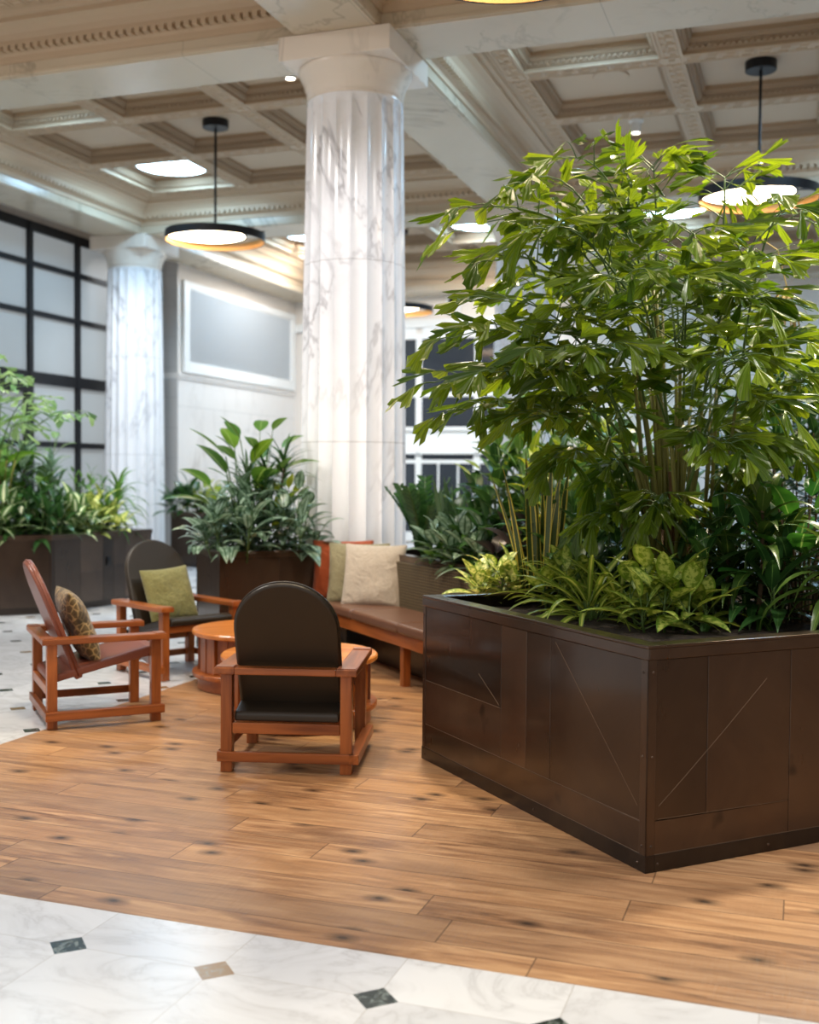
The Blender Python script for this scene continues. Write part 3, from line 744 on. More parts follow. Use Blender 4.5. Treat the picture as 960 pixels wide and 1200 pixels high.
# ------------------------------------------------------------------ planters
SOILZ = .78
def box_planter(name, label, corner, ang, LA, LBb, H, plates_a=(), plates_b=(), lines_a=(), lines_b=(), rivets=()):
    """corner = the front corner; side A runs along local -X, side B along local +Y; local frame turned by ang"""
    t = thing(name, label, 'planter', (corner[0], corner[1], .0015), ang)
    th = .035
    def outer(b, z0, z1, o=0.0):   # four walls
        b.bb(-LA - o, o, -o, th, z0, z1); b.bb(-LA - o, o, LBb - th, LBb + o, z0, z1)
        b.bb(-LA - o, -LA + th, th, LBb - th, z0, z1); b.bb(-th, o, th, LBb - th, z0, z1)
    b = MB(); outer(b, 0, H - .012); b.build('shell', M['steel_dark'], t)
    b = MB(); o = .008; w = .075
    b.bb(-LA - o, o, -o, w, H - .012, H); b.bb(-LA - o, o, LBb - w, LBb + o, H - .012, H); b.bb(-LA - o, -LA + w, w, LBb - w, H - .012, H); b.bb(-w, o, w, LBb - w, H - .012, H)
    b.bb(-LA - o, o, -o, -.002, H - .055, H - .012); b.bb(.002, o, -.002, LBb, H - .055, H - .012)
    b.build('rim', M['steel'], t, bevel=.003)
    b = MB(); outer(b, .0, .066, .007); b.build('kick_strip', M['steel_dark'], t, bevel=.002)
    b = MB(); b.bb(-.035, .007, -.007, 0, .066, H - .055); b.bb(0, .007, -.007, .035, .066, H - .055); b.build('corner_trim', M['steel'], t, bevel=.002)
    b = MB(); b.bb(-LA, -LA + .03, -.007, 0, .066, H - .055); b.build('corner_trim', M['steel'], t, bevel=.002)
    for (s0, s1, z0, z1) in plates_a:
        b = MB(); b.bb(-LA + s0 + .0012, -LA + s1 - .0012, -.004, .0, z0 + .0012, z1 - .0012); b.build('steel_panel', M['steel'], t, bevel=.0012, seg=1)
    for (s0, s1, z0, z1) in plates_b:
        b = MB(); b.bb(0, .004, s0 + .0012, s1 - .0012, z0 + .0012, z1 - .0012); b.build('steel_panel', M['steel'], t, bevel=.0012, seg=1)
    if lines_a or lines_b:
        b = MB()
        for (s0, z0, s1, z1) in lines_a: b.tube([(-LA + s0, -.0045, z0), (-LA + s1, -.0045, z1)], .0011, 5)
        for (s0, z0, s1, z1) in lines_b: b.tube([(.0045, s0, z0), (.0045, s1, z1)], .0011, 5)
        b.build('weld_line', M['scratch'], t)
    for (side, s, z) in rivets:
        b = MB(); b.lathe([(0, .0035), (.0045, .0025), (.006, 0)], 10)
        if side == 'a': b.build('rivet', M['steel'], t, smooth=True, loc=(-LA + s, -.0068, z), rot=(PI / 2, 0, 0))
        else: b.build('rivet', M['steel'], t, smooth=True, loc=(.0068, s, z), rot=(0, PI / 2, 0))
    b = MB(); n = 16
    for i in range(n + 1):
        for j in range(n + 1):
            x = -LA + th + (LA - 2 * th) * i / n; y = th + (LBb - 2 * th) * j / n
            b.v.append((x, y, H - .075 + .012 * math.sin(i * 2.1 + j) * math.cos(j * 1.7)))
    for i in range(n):
        for j in range(n): b.quadface([i * (n + 1) + j, (i + 1) * (n + 1) + j, (i + 1) * (n + 1) + j + 1, i * (n + 1) + j + 1])
    b.build('soil', M['soil'], t, smooth=True)
    return t
A45 = math.radians(-45)   # local -X -> (-,+), local +Y -> (+,+)
LA = 1.881
box_planter('planter', 'large dark brown steel planter in front, holding the tall palm', (-.53, 4.26), A45, LA, 2.1, .862,
    plates_a=((.03, .805, .42, .807), (.03, .805, .19, .42), (.805, 1.025, .19, .807), (1.025, 1.22, .19, .807), (1.22, 1.846, .19, .807), (.03, 1.846, .066, .19)),
    plates_b=((.035, .282, .195, .807), (.282, .706, .195, .807), (.706, 1.3, .066, .807), (1.3, 2.1, .066, .807), (.035, .706, .066, .195)),
    lines_a=((1.255, .79, 1.831, .245), (.595, .546, .79, .43), (.03, .42, .80, .42), (.03, .19, 1.846, .192), (.03, .067, 1.846, .067)),
    lines_b=((.053, .25, .169, .344), (.169, .344, .362, .507), (.362, .507, .579, .698), (.035, .067, 1.3, .067), (.05, .2, .70, .195)),
    rivets=[('a', s, z) for (s, z) in ((1.862, .76), (1.862, .44), (1.862, .1), (.012, .76), (.012, .42), (.012, .1), (1.1, .03), (1.84, .03), (.03, .03))] + [('b', s, z) for (s, z) in ((.018, .76), (.018, .44), (.018, .1), (.05, .03), (.6, .03), (1.2, .03))])
box_planter('planter', 'dark steel planter box between the far armchair and the bench', (-4.392, 8.007), A45, .69, .9, .86,
    plates_a=((.03, .655, .07, .8),), plates_b=((.035, .5, .07, .8), (.5, .87, .42, .8), (.5, .87, .07, .42)))
CL = at_z(61, 719, 0)
def poly_planter(label, P, H, faces):
    """convex planter; P counter-clockwise in world, origin at P[0]"""
    t = thing('planter', label, 'planter', (P[0].x, P[0].y, .0015))
    Q = [Vector((p.x - P[0].x, p.y - P[0].y)) for p in P]; cen = sum(Q, Vector((0, 0))) / len(Q)
    def off(d):
        out = []; n = len(Q)
        for i in range(n):
            a, b, c = Q[i - 1], Q[i], Q[(i + 1) % n]
            d1 = (b - a).normalized(); d2 = (c - b).normalized()
            n1 = Vector((d1.y, -d1.x)); n2 = Vector((d2.y, -d2.x)); k = (n1 + n2).normalized()
            out.append(b + k * (d / max(k.dot(n1), .3)))
        return out
    def ring(b, d0, d1, z0, z1):
        A, B = off(d0), off(d1); n = len(Q)
        for i in range(n):
            j = (i + 1) % n; k = len(b.v)
            for z in (z0, z1): b.v += [(*A[i], z), (*A[j], z), (*B[j], z), (*B[i], z)]
            for q in ((0, 3, 2, 1), (4, 5, 6, 7), (0, 1, 5, 4), (2, 3, 7, 6)): b.quadface([k + x for x in q])
    b = MB(); ring(b, 0, -.04, 0, H - .012); b.build('shell', M['steel_dark'], t)
    b = MB(); ring(b, .008, -.075, H - .012, H); ring(b, .008, .002, H - .055, H - .012); b.build('rim', M['steel'], t)
    b = MB(); ring(b, .007, 0, 0, .066); b.build('kick_strip', M['steel_dark'], t)
    for (i, s0, s1, z0, z1) in faces:
        a, c = Q[i], Q[(i + 1) % len(Q)]; d = (c - a).normalized(); nn = Vector((d.y, -d.x))
        b = MB(); k = len(b.v)
        for o in (0, .004):
            for (s, z) in ((s0 + .0015, z0 + .0015), (s1 - .0015, z0 + .0015), (s1 - .0015, z1 - .0015), (s0 + .0015, z1 - .0015)):
                w = a + d * s + nn * o; b.v.append((w.x, w.y, z))
        for q in ((0, 3, 2, 1), (4, 5, 6, 7), (0, 1, 5, 4), (1, 2, 6, 5), (2, 3, 7, 6), (3, 0, 4, 7)): b.quadface([k + x for x in q])
        b.build('steel_panel', M['steel'], t)
    b = MB(); S = off(-.045); k = len(b.v)
    b.v.append((cen.x, cen.y, H - .06)); b.v += [(p.x, p.y, H - .08) for p in S]
    for i in range(len(S)): b.quadface([0, 1 + i, 1 + (i + 1) % len(S)])
    b.build('soil', M['soil'], t)
    return t
P4 = [CL + Vector((-1.45, -1.45, 0)), CL, CL + Vector((.2, 1.6, 0)), CL + Vector((-1.7, 1.75, 0)), CL + Vector((-2.8, .2, 0))]
poly_planter('long dark steel planter under the window wall at the left', P4, .825,
    [(0, .03, .9, .07, .77), (0, .9, 2.02, .07, .77), (1, .03, .42, .07, .77), (1, .42, .78, .4, .77), (1, .42, .78, .07, .4), (1, .78, .95, .25, .77), (1, .78, .95, .07, .25), (1, .95, 1.15, .45, .77), (1, .95, 1.15, .07, .45), (1, 1.15, 1.58, .07, .77)])
box_planter('planter', 'small square dark planter standing beside the left column', (-8.86, 15.55), math.radians(-10), .62, .6, .86, plates_a=((.03, .59, .07, .8),), plates_b=((.035, .58, .07, .8),))
box_planter('planter', 'dark steel planter behind the tall palm, holding the dark whorled shrub', (-.05, 6.9), A45, 1.1, 1.1, .86, plates_a=((.03, 1.06, .07, .8),), plates_b=((.035, 1.07, .07, .8),))
# planter behind the bench (its front is the bench back): front-right corner
pc = Vector((-3.85, 8.6, 0)) + e1 * 3.4 + e2 * .465
box_planter('planter', 'long steel planter filled with plants behind the bench', (pc.x, pc.y), A45, 3.36, .84, .855)
o = MB(); o.bb(0, .012, -.03, .03, -.05, .05); o.bb(.012, .016, -.014, .014, .008, .034); o.bb(.012, .016, -.014, .014, -.034, -.008)
p = at_x(132, 664, 1.0); fd = Vector((.2, 1.6, 0)).normalized(); r7 = math.atan2(fd.y, fd.x) - PI / 2
op = CL + fd * .86 + Vector((fd.y, -fd.x, 0)) * .006 + Vector((0, 0, .5))
tag(o.build('power_outlet', M['black_gloss'], None, bevel=.003, loc=op, rot=(0, 0, r7)), 'black power outlet on the side of the left planter', 'outlet')

# ================================================================== PLANTS
def prof_ovate(t): return max(0.0, math.sin(PI * min(1, t ** .82))) ** .9
def prof_lance(t): return max(0.0, math.sin(PI * t ** .7)) * (1 - .25 * t)
def prof_strap(t): return min(1.0, .45 + t * 3.2) * (1 - max(0, (t - .45) / .55) ** 2.0)
def prof_sword(t): return min(1.0, .6 + t * 1.5) * (1 - max(0, (t - .6) / .4) ** 2.2)
def prof_round(t): return max(0.0, math.sin(PI * t)) ** .6
PROF = {'ovate': (prof_ovate, 7), 'lance': (prof_lance, 7), 'strap': (prof_strap, 9), 'sword': (prof_sword, 8), 'round': (prof_round, 7)}
def leaf(mb, base, d, up, L_, W, prof='ovate', droop=.6, fold=.25, twist=0.0, wave=0.0):
    fn, n = PROF[prof]
    d = d.normalized(); side = d.cross(up)
    if side.length < 1e-3: side = Vector((1, 0, 0))
    side.normalize(); p = base.copy(); s = L_ / n; k = len(mb.v)
    for i in range(n + 1):
        t = i / n; w = W / 2 * fn(t)
        if i == n: w = .0008
        nrm = side.cross(d).normalized()
        if twist:
            side = (Matrix.Rotation(twist / n, 3, d) @ side).normalized()
        f = fold * w + (wave * w * math.sin(t * 11))
        mb.v.append(tuple(p - side * w + nrm * f)); mb.v.append(tuple(p)); mb.v.append(tuple(p + side * w + nrm * f))
        ax = d.cross(Vector((0, 0, -1)))
        if ax.length > 1e-3:
            d = (Matrix.Rotation(droop / n * (.4 + 1.2 * t), 3, ax.normalized()) @ d).normalized()
            side = (side - d * side.dot(d)).normalized()
        p = p + d * s
    for i in range(n):
        a = k + i * 3; u0, u1 = i / n, (i + 1) / n
        mb.quadface([a, a + 1, a + 4, a + 3], [(0, u0), (.5, u0), (.5, u1), (0, u1)])
        mb.quadface([a + 1, a + 2, a + 5, a + 4], [(.5, u0), (1, u0), (1, u1), (.5, u1)])
def dirv(az, tilt): return Vector((math.sin(tilt) * math.cos(az), math.sin(tilt) * math.sin(az), math.cos(tilt)))
SEED = [11]
def rnd(a, b): return R.uniform(a, b)

def clump(name, label, pos, n, mat, L_=(.2, .3), W=(.08, .1), stem=(.1, .3), tilt=(.1, 1.1), prof='ovate', droop=(.5, 1.1), fold=.25, spread=.08,
          stem_mat='stem', leaf_tilt=.5, stem_r=.004, cat='plant', twist=0.0, wave=0.0, az=None, group=None, lift=0.0):
    R.seed(SEED[0] * 7919); SEED[0] += 1
    t = thing(name, label, cat, pos, 0, group)
    lf = MB(); st = MB(); a0 = rnd(0, 6.28)
    for i in range(n):
        fr = (i + .5) / n
        a = a0 + i * 2.39996 + rnd(-.3, .3)
        if az: a = rnd(*az)
        ti = tilt[0] + (tilt[1] - tilt[0]) * fr + rnd(-.1, .1)
        s = stem[1] + (stem[0] - stem[1]) * fr; s *= rnd(.85, 1.15)
        r0 = spread * math.sqrt(fr) * rnd(.4, 1)
        b = Vector((r0 * math.cos(a), r0 * math.sin(a), -.02))
        d1 = dirv(a, ti * .45); d2 = dirv(a, ti)
        pts = [b, b + d1 * s * .5, b + d1 * s * .5 + d2 * s * .5]
        if s > .02: st.tube(pts, [stem_r * 1.3, stem_r, stem_r * .8], 5, cap=False)
        tip = pts[-1]; ld = dirv(a + rnd(-.25, .25), min(ti + leaf_tilt * rnd(.5, 1.2), 2.2))
        upv = Vector((0, 0, 1)) if abs(ld.z) < .93 else Vector((-math.cos(a), -math.sin(a), .3))
        leaf(lf, tip, ld, upv + Vector((rnd(-.25, .25), rnd(-.25, .25), 0)), rnd(*L_), rnd(*W), prof, rnd(*droop), fold, rnd(-twist, twist), wave)
    lf.build('foliage', L[mat], t, smooth=True)
    if st.v: st.build('stem', M[stem_mat], t, smooth=True)
    return t

def dracaena(name, label, pos, canes, mat, L_=(.3, .42), W=(.03, .04), per=24, droop=(.8, 1.5), prof='strap', cane_r=.014, head=.3, cat='plant', stem_mat='trunk', petiole=0.0, tilt=(.25, 1.5), fold=.3):
    """upright canes, each with leaves spiralling round its upper part; canes = [(dx, dy, height, leanx, leany)]"""
    R.seed(SEED[0] * 7919); SEED[0] += 1
    t = thing(name, label, cat, pos); lf = MB(); st = MB()
    for (dx, dy, h, lx, ly) in canes:
        b = Vector((dx, dy, -.02)); top = Vector((dx + lx, dy + ly, h)); mid = (b + top) / 2 + Vector((rnd(-.02, .02), rnd(-.02, .02), 0))
        st.tube([b, mid, top], [cane_r * 1.15, cane_r, cane_r * .7], 6)
        ax = (top - b).normalized(); hd = min(head, h * .95); a0 = rnd(0, 6)
        for i in range(per):
            fr = (i + rnd(0, .8)) / per; a = a0 + i * 2.39996 + rnd(-.3, .3)
            p = top - ax * (hd * fr)
            ti = tilt[0] + (tilt[1] - tilt[0]) * fr ** .8 + rnd(-.15, .15)
            d = dirv(a, ti)
            if petiole:
                q = p + dirv(a, ti * .75) * petiole * rnd(.6, 1.3); st.tube([p, q], [.0035, .0025], 4, cap=False); p = q
            leaf(lf, p, d, Vector((-math.cos(a) * .3 + rnd(-.2, .2), -math.sin(a) * .3 + rnd(-.2, .2), 1)), rnd(*L_) * (1 - .25 * (1 - fr) ** 3), rnd(*W), prof, rnd(*droop), fold)
    lf.build('foliage', L[mat], t, smooth=True); st.build('stem', M[stem_mat], t, smooth=True)
    return t
def bush(name, label, pos, rad, hmax, n, mat, L_=(.2, .28), W=(.08, .11), per=9, prof='ovate', droop=(.5, 1.2), head=.5, petiole=.07, stem_mat='stem', tilt=(.2, 1.55), fold=.2, hmin=.3, cat='plant', squash=(1, 1), ang=0.0, lean=.35):
    """several leafy shoots: tall in the middle, low and leaning out at the edge"""
    R.seed(SEED[0] * 104729); canes = []
    for i in range(n):
        fr = math.sqrt((i + .5) / n); a = i * 2.39996 + rnd(-.3, .3)
        u, v = rad * fr * math.cos(a) * squash[0], rad * fr * math.sin(a) * squash[1]
        x, y = u * math.cos(ang) - v * math.sin(ang), u * math.sin(ang) + v * math.cos(ang)
        h = hmax * (1 - (1 - hmin) * fr ** 1.5) * rnd(.85, 1.05); k = lean * h * fr
        canes.append((x, y, h, k * math.cos(a + ang), k * math.sin(a + ang)))
    return dracaena(name, label, pos, canes, mat, L_, W, per, droop, prof, .006, head, cat, stem_mat, petiole, tilt, fold)

def snake_plant(label, pos, n, h, mat, w=(.04, .055), spread=.09, lean=.2):
    R.seed(SEED[0] * 7919); SEED[0] += 1
    t = thing('snake_plant', label, 'plant', pos); lf = MB()
    for i in range(n):
        a = i * 2.39996; r0 = spread * math.sqrt((i + .3) / n)
        d = dirv(a + rnd(-.4, .4), rnd(.02, lean)); L_ = h * rnd(.62, 1.0)
        leaf(lf, Vector((r0 * math.cos(a), r0 * math.sin(a), -.03)), d, Vector((math.cos(rnd(-2.4, -.7)), math.sin(-1.3), .1)), L_, rnd(*w), 'sword', rnd(-.1, .25), .35, rnd(-1.2, 1.2))
    lf.build('foliage', L[mat], t, smooth=True); return t

def zz_plant(label, pos, n, h):
    R.seed(SEED[0] * 7919); SEED[0] += 1
    t = thing('glossy_zz_plant', label, 'plant', pos); lf = MB(); st = MB()
    for i in range(n):
        a = i * 2.39996; d = dirv(a, rnd(.05, .3)); hh = h * rnd(.7, 1.05)
        pts = [Vector((0, 0, -.02)) + dirv(a, .2) * .03]
        for k in range(1, 9):
            pts.append(pts[-1] + d * (hh / 8)); d = (d + Vector((math.cos(a) * .06, math.sin(a) * .05, -.015))).normalized()
        st.tube(pts, [.008 - .0006 * k for k in range(9)], 6)
        for k in range(2, 9):
            for q in range(2):
                for s in (-1, 1):
                    base = pts[k - 1].lerp(pts[k], q * .5); dd = (pts[k] - pts[k - 1]).normalized(); sd = dd.cross(Vector((math.cos(a), math.sin(a), .2))).normalized()
                    leaf(lf, base, sd * s + dd * .7 + Vector((0, 0, .25)), dd.cross(sd) * -1 + Vector((0, 0, .6)), rnd(.075, .1), rnd(.034, .044), 'ovate', .3, .2)
    lf.build('foliage', L['dark'], t, smooth=True); st.build('stem', M['stem'], t, smooth=True); return t

def fan_leaf(mb, base, d, up, L_, W, droop=.5):
    """fishtail leaflet: a pleated wedge with a ragged, slanted tip"""
    d = d.normalized(); side = d.cross(up)
    if side.length < 1e-3: side = Vector((1, 0, 0))
    side.normalize(); nrm = side.cross(d).normalized(); NC, NR = 7, 5; k = len(mb.v); slant = rnd(-.28, .28)
    ends = [1 + slant * (c / (NC - 1) - .5) * 2 + rnd(-.14, .12) - .10 * abs(c - 3) / 3 + (.08 if c % 2 else -.06) for c in range(NC)]
    q = d.copy(); p = base.copy(); rows = []
    ax = d.cross(Vector((0, 0, -1)))
    ax = ax.normalized() if ax.length > 1e-3 else side
    for r in range(NR + 1):
        rows.append((p.copy(), q.copy()))
        q = (Matrix.Rotation(droop / NR, 3, ax) @ q).normalized(); p = p + q * (L_ / NR)
    for r in range(NR + 1):
        t = r / NR
        w = W / 2 * (t ** .95) + .002
        for c in range(NC):
            v = c / (NC - 1) * 2 - 1
            pp, dd = rows[r]
            ext = (ends[c] - 1) * L_ * t ** 2
            pl = (.006 if c % 2 else -.006) * t * (W / .08) * (1 if r < NR else .7)
            mb.v.append(tuple(pp + side * (w * v) + dd * (ext - abs(v) * abs(v) * L_ * .10 * t) + nrm * (pl + .012 * abs(v) * t)))
    for r in range(NR):
        for c in range(NC - 1):
            a = k + r * NC + c
            mb.quadface([a, a + 1, a + NC + 1, a + NC], [(c / (NC - 1), r / NR), ((c + 1) / (NC - 1), r / NR), ((c + 1) / (NC - 1), (r + 1) / NR), (c / (NC - 1), (r + 1) / NR)])

def bez(a, b, c, t): return a * (1 - t) ** 2 + b * 2 * t * (1 - t) + c * t * t
def fishtail_palm(label, pos, fronds, mat='palm', leaf_l=(.15, .24), leaf_w=(.055, .1), name='fishtail_palm', gap=.3, sub=4, br=.34, bare=0):
    """fronds: (tip point in world, height of the fork on its cane)"""
    R.seed(SEED[0] * 7919); SEED[0] += 1
    t = thing(name, label, 'palm', pos); P0 = Vector(pos)
    lf = MB(); st = MB(); cane = MB()
    for i, (tip, fork) in enumerate(fronds):
        tip = tip - P0; a = math.atan2(tip.y, tip.x); hr = math.hypot(tip.x, tip.y)
        r0 = rnd(.02, .2); aa = a + rnd(-.9, .9)
        b = Vector((r0 * math.cos(aa), r0 * math.sin(aa), -.03))
        o = b + Vector((math.cos(a) * hr * rnd(.12, .28), math.sin(a) * hr * rnd(.12, .28), fork))
        m1 = b.lerp(o, .5) - Vector((math.cos(a) * .05 * hr, math.sin(a) * .05 * hr, 0))
        pts = [bez(b, m1, o, k / 6) for k in range(7)]
        cane.tube(pts, [rnd(.012, .018) * (1 - .08 * k) for k in range(7)], 6)
        rise = max(.12, (tip.z - o.z) + rnd(.08, .25))
        c1 = Vector(((o.x * .6 + tip.x * .4), (o.y * .6 + tip.y * .4), o.z + rise))
        rp = [bez(o, c1, tip, k / 10) for k in range(11)]
        st.tube(rp, [.0075 - .0005 * k for k in range(11)], 5)
        ln = (tip - o).length
        for k in range(3, 11):
            p = rp[k]; dd = (rp[k] - rp[k - 1]).normalized(); sd = dd.cross(Vector((0, 0, 1)))
            sd = sd.normalized() if sd.length > .01 else Vector((1, 0, 0))
            frac = (k - 3) / 7
            for s in ((-1, 1) if k < 10 else (0,)):
                if s and rnd(0, 1) < (.12 + gap * max(0, min(1, (tip.z - 1.55) / .6))): continue
                bd = (sd * s * rnd(.8, 1.1) + dd * rnd(.45, .8) + Vector((0, 0, rnd(-.15, .3)))).normalized() if s else dd
                bl = min(br, ln * .42) * (1 - .5 * frac) * rnd(.8, 1.15)
                be = p + bd * bl + Vector((0, 0, -.25 * bl * bl))
                mid = p + bd * bl * .55 + Vector((0, 0, .03))
                bp = [bez(p, mid, be, q / 4) for q in range(5)]
                st.tube(bp, [.0035, .003, .0026, .0022, .0018], 4, cap=False)
                for q in range(1, sub + 1):
                    u = q / sub
                    pp = bez(p, mid, be, u); s2 = 1 if q % 2 else -1
                    bd2 = (be - mid).normalized(); sd2 = bd2.cross(Vector((0, 0, 1))); sd2 = sd2.normalized() if sd2.length > .01 else sd
                    ld = bd2 * (1.1 if q < sub else 1.4) + sd2 * s2 * (rnd(.5, 1.1) if q < sub else rnd(-.2, .2)) + Vector((0, 0, rnd(-.5, .5)))
                    fan_leaf(lf, pp, ld, Vector((rnd(-1, 1), rnd(-1.4, .6), 1)), rnd(*leaf_l), rnd(*leaf_w), rnd(-.1, .6))
    lf.build('foliage', L[mat], t, smooth=False); st.build('frond_stem', M['stem'], t, smooth=True); cane.build('cane', M['cane'], t, smooth=True)
    for i in range(bare):   # canes whose fronds are lost in the crown
        a = i * 2.39996; r0 = .19 * math.sqrt((i + .5) / bare); b = Vector((r0 * math.cos(a), r0 * math.sin(a), -.03))
        h = rnd(.9, 1.6); o = b + Vector((math.cos(a) * r0 * rnd(.2, 1.6), math.sin(a) * r0 * rnd(.2, 1.6), h)); m1 = b.lerp(o, .5) + Vector((rnd(-.03, .03), rnd(-.03, .03), 0))
        cane.tube([bez(b, m1, o, k / 6) for k in range(7)], [rnd(.01, .017) * (1 - .08 * k) for k in range(7)], 6)
    # old brown sheaths round the foot
    sh = MB()
    for i in range(9):
        a = i * .7; b = Vector((.09 * math.cos(a) + rnd(-.06, .06), .09 * math.sin(a) + rnd(-.06, .06), -.03))
        sh.tube([b, b + Vector((rnd(-.03, .03), rnd(-.03, .03), .25)), b + Vector((rnd(-.06, .06), rnd(-.06, .06), rnd(.45, .8)))], [.022, .018, .012], 6)
    sh.build('sheath', M['cane_brown'], t, smooth=True)
    return t

def G(px, py, z=.785): p = at_z(px, py, z); return (p.x, p.y, z)

# ---- tall palm in the front planter
R.seed(5)
palm_pos = Vector((-.62, 6.12, .785))
tips = [(612, 214, 5.5), (664, 186, 5.8), (706, 206, 6.1), (764, 196, 5.9), (556, 244, 5.4), (542, 270, 5.9), (640, 268, 5.2), (700, 266, 5.6), (746, 256, 6.4), (812, 274, 5.3),
        (850, 222, 6.0), (930, 246, 5.5), (955, 262, 5.9), (900, 300, 5.2), (936, 400, 5.3), (950, 450, 5.7), (575, 350, 5.2), (604, 336, 6.3),
        (530, 396, 5.3), (510, 448, 5.4), (545, 480, 5.6), (580, 436, 5.1), (600, 430, 6.2), (640, 410, 5.1), (612, 490, 5.3), (576, 306, 5.5), (720, 330, 5.05),
        (764, 326, 6.8), (806, 326, 5.1), (852, 346, 6.5), (890, 356, 5.4), (874, 424, 5.0), (912, 480, 5.2), (930, 432, 6.4), (700, 408, 5.0),
        (664, 336, 6.6), (640, 384, 5.7), (864, 526, 5.1), (780, 300, 6.2), (700, 300, 6.5), (830, 400, 6.9), (652, 545, 5.7), (700, 560, 6.0), (640, 470, 5.9), (735, 545, 6.5), (884, 566, 5.9), (930, 530, 5.7), (905, 606, 6.0), (760, 600, 5.6), (690, 610, 5.8), (840, 500, 6.4), (780, 470, 6.7), (700, 350, 6.0)]
fr = []
for (x, y, d) in tips:
    T = at_depth(x, y, d); h = T.z - .785
    fr.append((T, max(.5, h * R.uniform(.6, .78))))
palm = fishtail_palm('tall fishtail palm rising from the front planter', palm_pos, fr, leaf_l=(.13, .23), leaf_w=(.05, .1), sub=3, br=.3, bare=22)
f = MB(); R.seed(3); q0 = at_depth(922, 335, 6.3) - palm_pos
f.tube([q0 + Vector((-.25, .0, .35)), q0 + Vector((-.05, 0, .2)), q0], .004, 5)
for i in range(16): leaf(f, q0.copy(), dirv(i * .9, rnd(2.3, 2.95)), Vector((0, 0, 1)), rnd(.16, .34), .02, 'strap', .3, .3)
o = f.build('dried_frond', M['straw'], palm); o['label'] = 'dry straw coloured frond'

# ---- plants round the palm in the front planter
bush('variegated_aglaonema', 'bushy lime and cream leaved plant at the left end of the front planter', G(588, 706), .14, .2, 8, 'agl_lime', (.15, .22), (.06, .085), 9, 'ovate', (.3, .9), .2, .05, tilt=(.3, 1.45))
snake_plant('yellow edged snake plant standing upright left of the palm stems', G(634, 708), 13, .95, 'snake', (.034, .046), .09, .22)
clump('striped_spider_plant', 'arching strap leaved plant spilling over the rim of the front planter', G(690, 726), 46, 'spider', (.36, .5), (.026, .038), (.04, .12), (.15, 1.15), 'strap', (.7, 1.6), .4, .09)
clump('striped_spider_plant', 'upright strap leaved plant in front of the palm stems', G(728, 722), 32, 'spider', (.3, .42), (.036, .05), (.04, .1), (.1, 1.0), 'strap', (.5, 1.3), .35, .08)
bush('variegated_aglaonema', 'gold speckled plant at the near corner of the front planter', G(778, 738), .17, .27, 9, 'agl_gold', (.18, .27), (.075, .11), 7, 'ovate', (.4, 1.0), .26, .06, tilt=(.2, 1.5))
bush('variegated_aglaonema', 'gold speckled plant behind the spilling strap leaves', G(664, 716), .12, .24, 7, 'agl_gold', (.16, .22), (.06, .085), 8, 'ovate', (.4, 1.0), .2, .06)
dracaena('broad_dracaena', 'dark drooping broad strap leaved plant at the right of the front planter', G(886, 734), [(0, 0, .56, .02, .0), (.08, .1, .4, .05, .02), (-.1, .08, .34, -.04, 0)], 'cordyline', (.34, .46), (.06, .08), 22, (1.1, 2.0), 'lance', .012, .34)
dracaena('broad_dracaena', 'broad strap leaved plant cut by the right edge of the photo', (.14, 5.4, .785), [(0, 0, .46, 0, 0), (.1, .15, .4, 0, 0)], 'cordyline', (.34, .46), (.05, .07), 24, (1.1, 2.0), 'lance', .012, .3)
clump('rubber_fig', 'round leaved glossy fig at the right end of the front planter', (.0, 5.8, .785), 20, 'fig', (.2, .27), (.13, .17), (.25, .66), (.1, .9), 'round', (.2, .6), .15, .1, stem_mat='trunk', stem_r=.006)
bush('dark_leaved_plant', 'dark glossy plant in the shade behind the snake plant', (-1.1, 6.3, .785), .26, .62, 12, 'dark', (.24, .34), (.06, .09), 11, 'lance', (.5, 1.3), .5, .05)
bush('dark_leaved_plant', 'dark glossy plant in the shade right of the palm stems', (-.26, 5.75, .785), .28, .6, 12, 'dark', (.24, .34), (.06, .09), 11, 'lance', (.5, 1.3), .5, .05)
bush('dark_leaved_plant', 'dark glossy plant behind the palm stems', (-.72, 6.55, .785), .3, .8, 12, 'dark', (.24, .34), (.06, .09), 12, 'lance', (.5, 1.3), .7, .05)
bush('dark_dracaena', 'tall dark whorled shrub behind the right side of the palm', (-.05, 7.67, .785), .44, 1.5, 18, 'dark', (.2, .28), (.05, .065), 40, 'lance', (.4, 1.1), 1.25, .0, 'trunk', hmin=.7, lean=.1)

# ---- planter behind the bench
def BP(s, d): q = Vector((-3.85, 8.6, .785)) + e1 * s + e2 * (.465 + d); return (q.x, q.y, .785)
zz_plant('glossy feathered plant at the column end of the bench planter', BP(.55, .3), 16, .7)
snake_plant('dark upright snake plant in the bench planter beside the column', BP(1.05, .42), 24, .78, 'snake_dark', (.05, .07), .2, .16)
clump('yellow_green_fig', 'lime leaved plant rising behind the dark snake plant', BP(1.15, .68), 14, 'yellow', (.16, .22), (.06, .09), (.5, .85), (.1, .6), 'ovate', (.3, .7), .15, .1)
bush('calathea', 'broad silver marked plant low at the front of the bench planter', BP(1.3, .16), .2, .3, 7, 'silver', (.2, .28), (.1, .13), 8, 'ovate', (.4, 1.0), .25, .08, ang=-.785, squash=(1.3, .6))
bush('peace_lily', 'dark glossy leafy plant high in the middle of the bench planter', BP(1.6, .48), .32, .84, 17, 'dark', (.22, .32), (.09, .12), 9, 'ovate', (.5, 1.1), .5, .08)
bush('calathea', 'silver marked plant in front of the glossy peace lily', BP(1.72, .16), .22, .32, 8, 'silver', (.2, .28), (.09, .12), 8, 'ovate', (.4, 1.0), .26, .08, ang=-.785, squash=(1.3, .6))
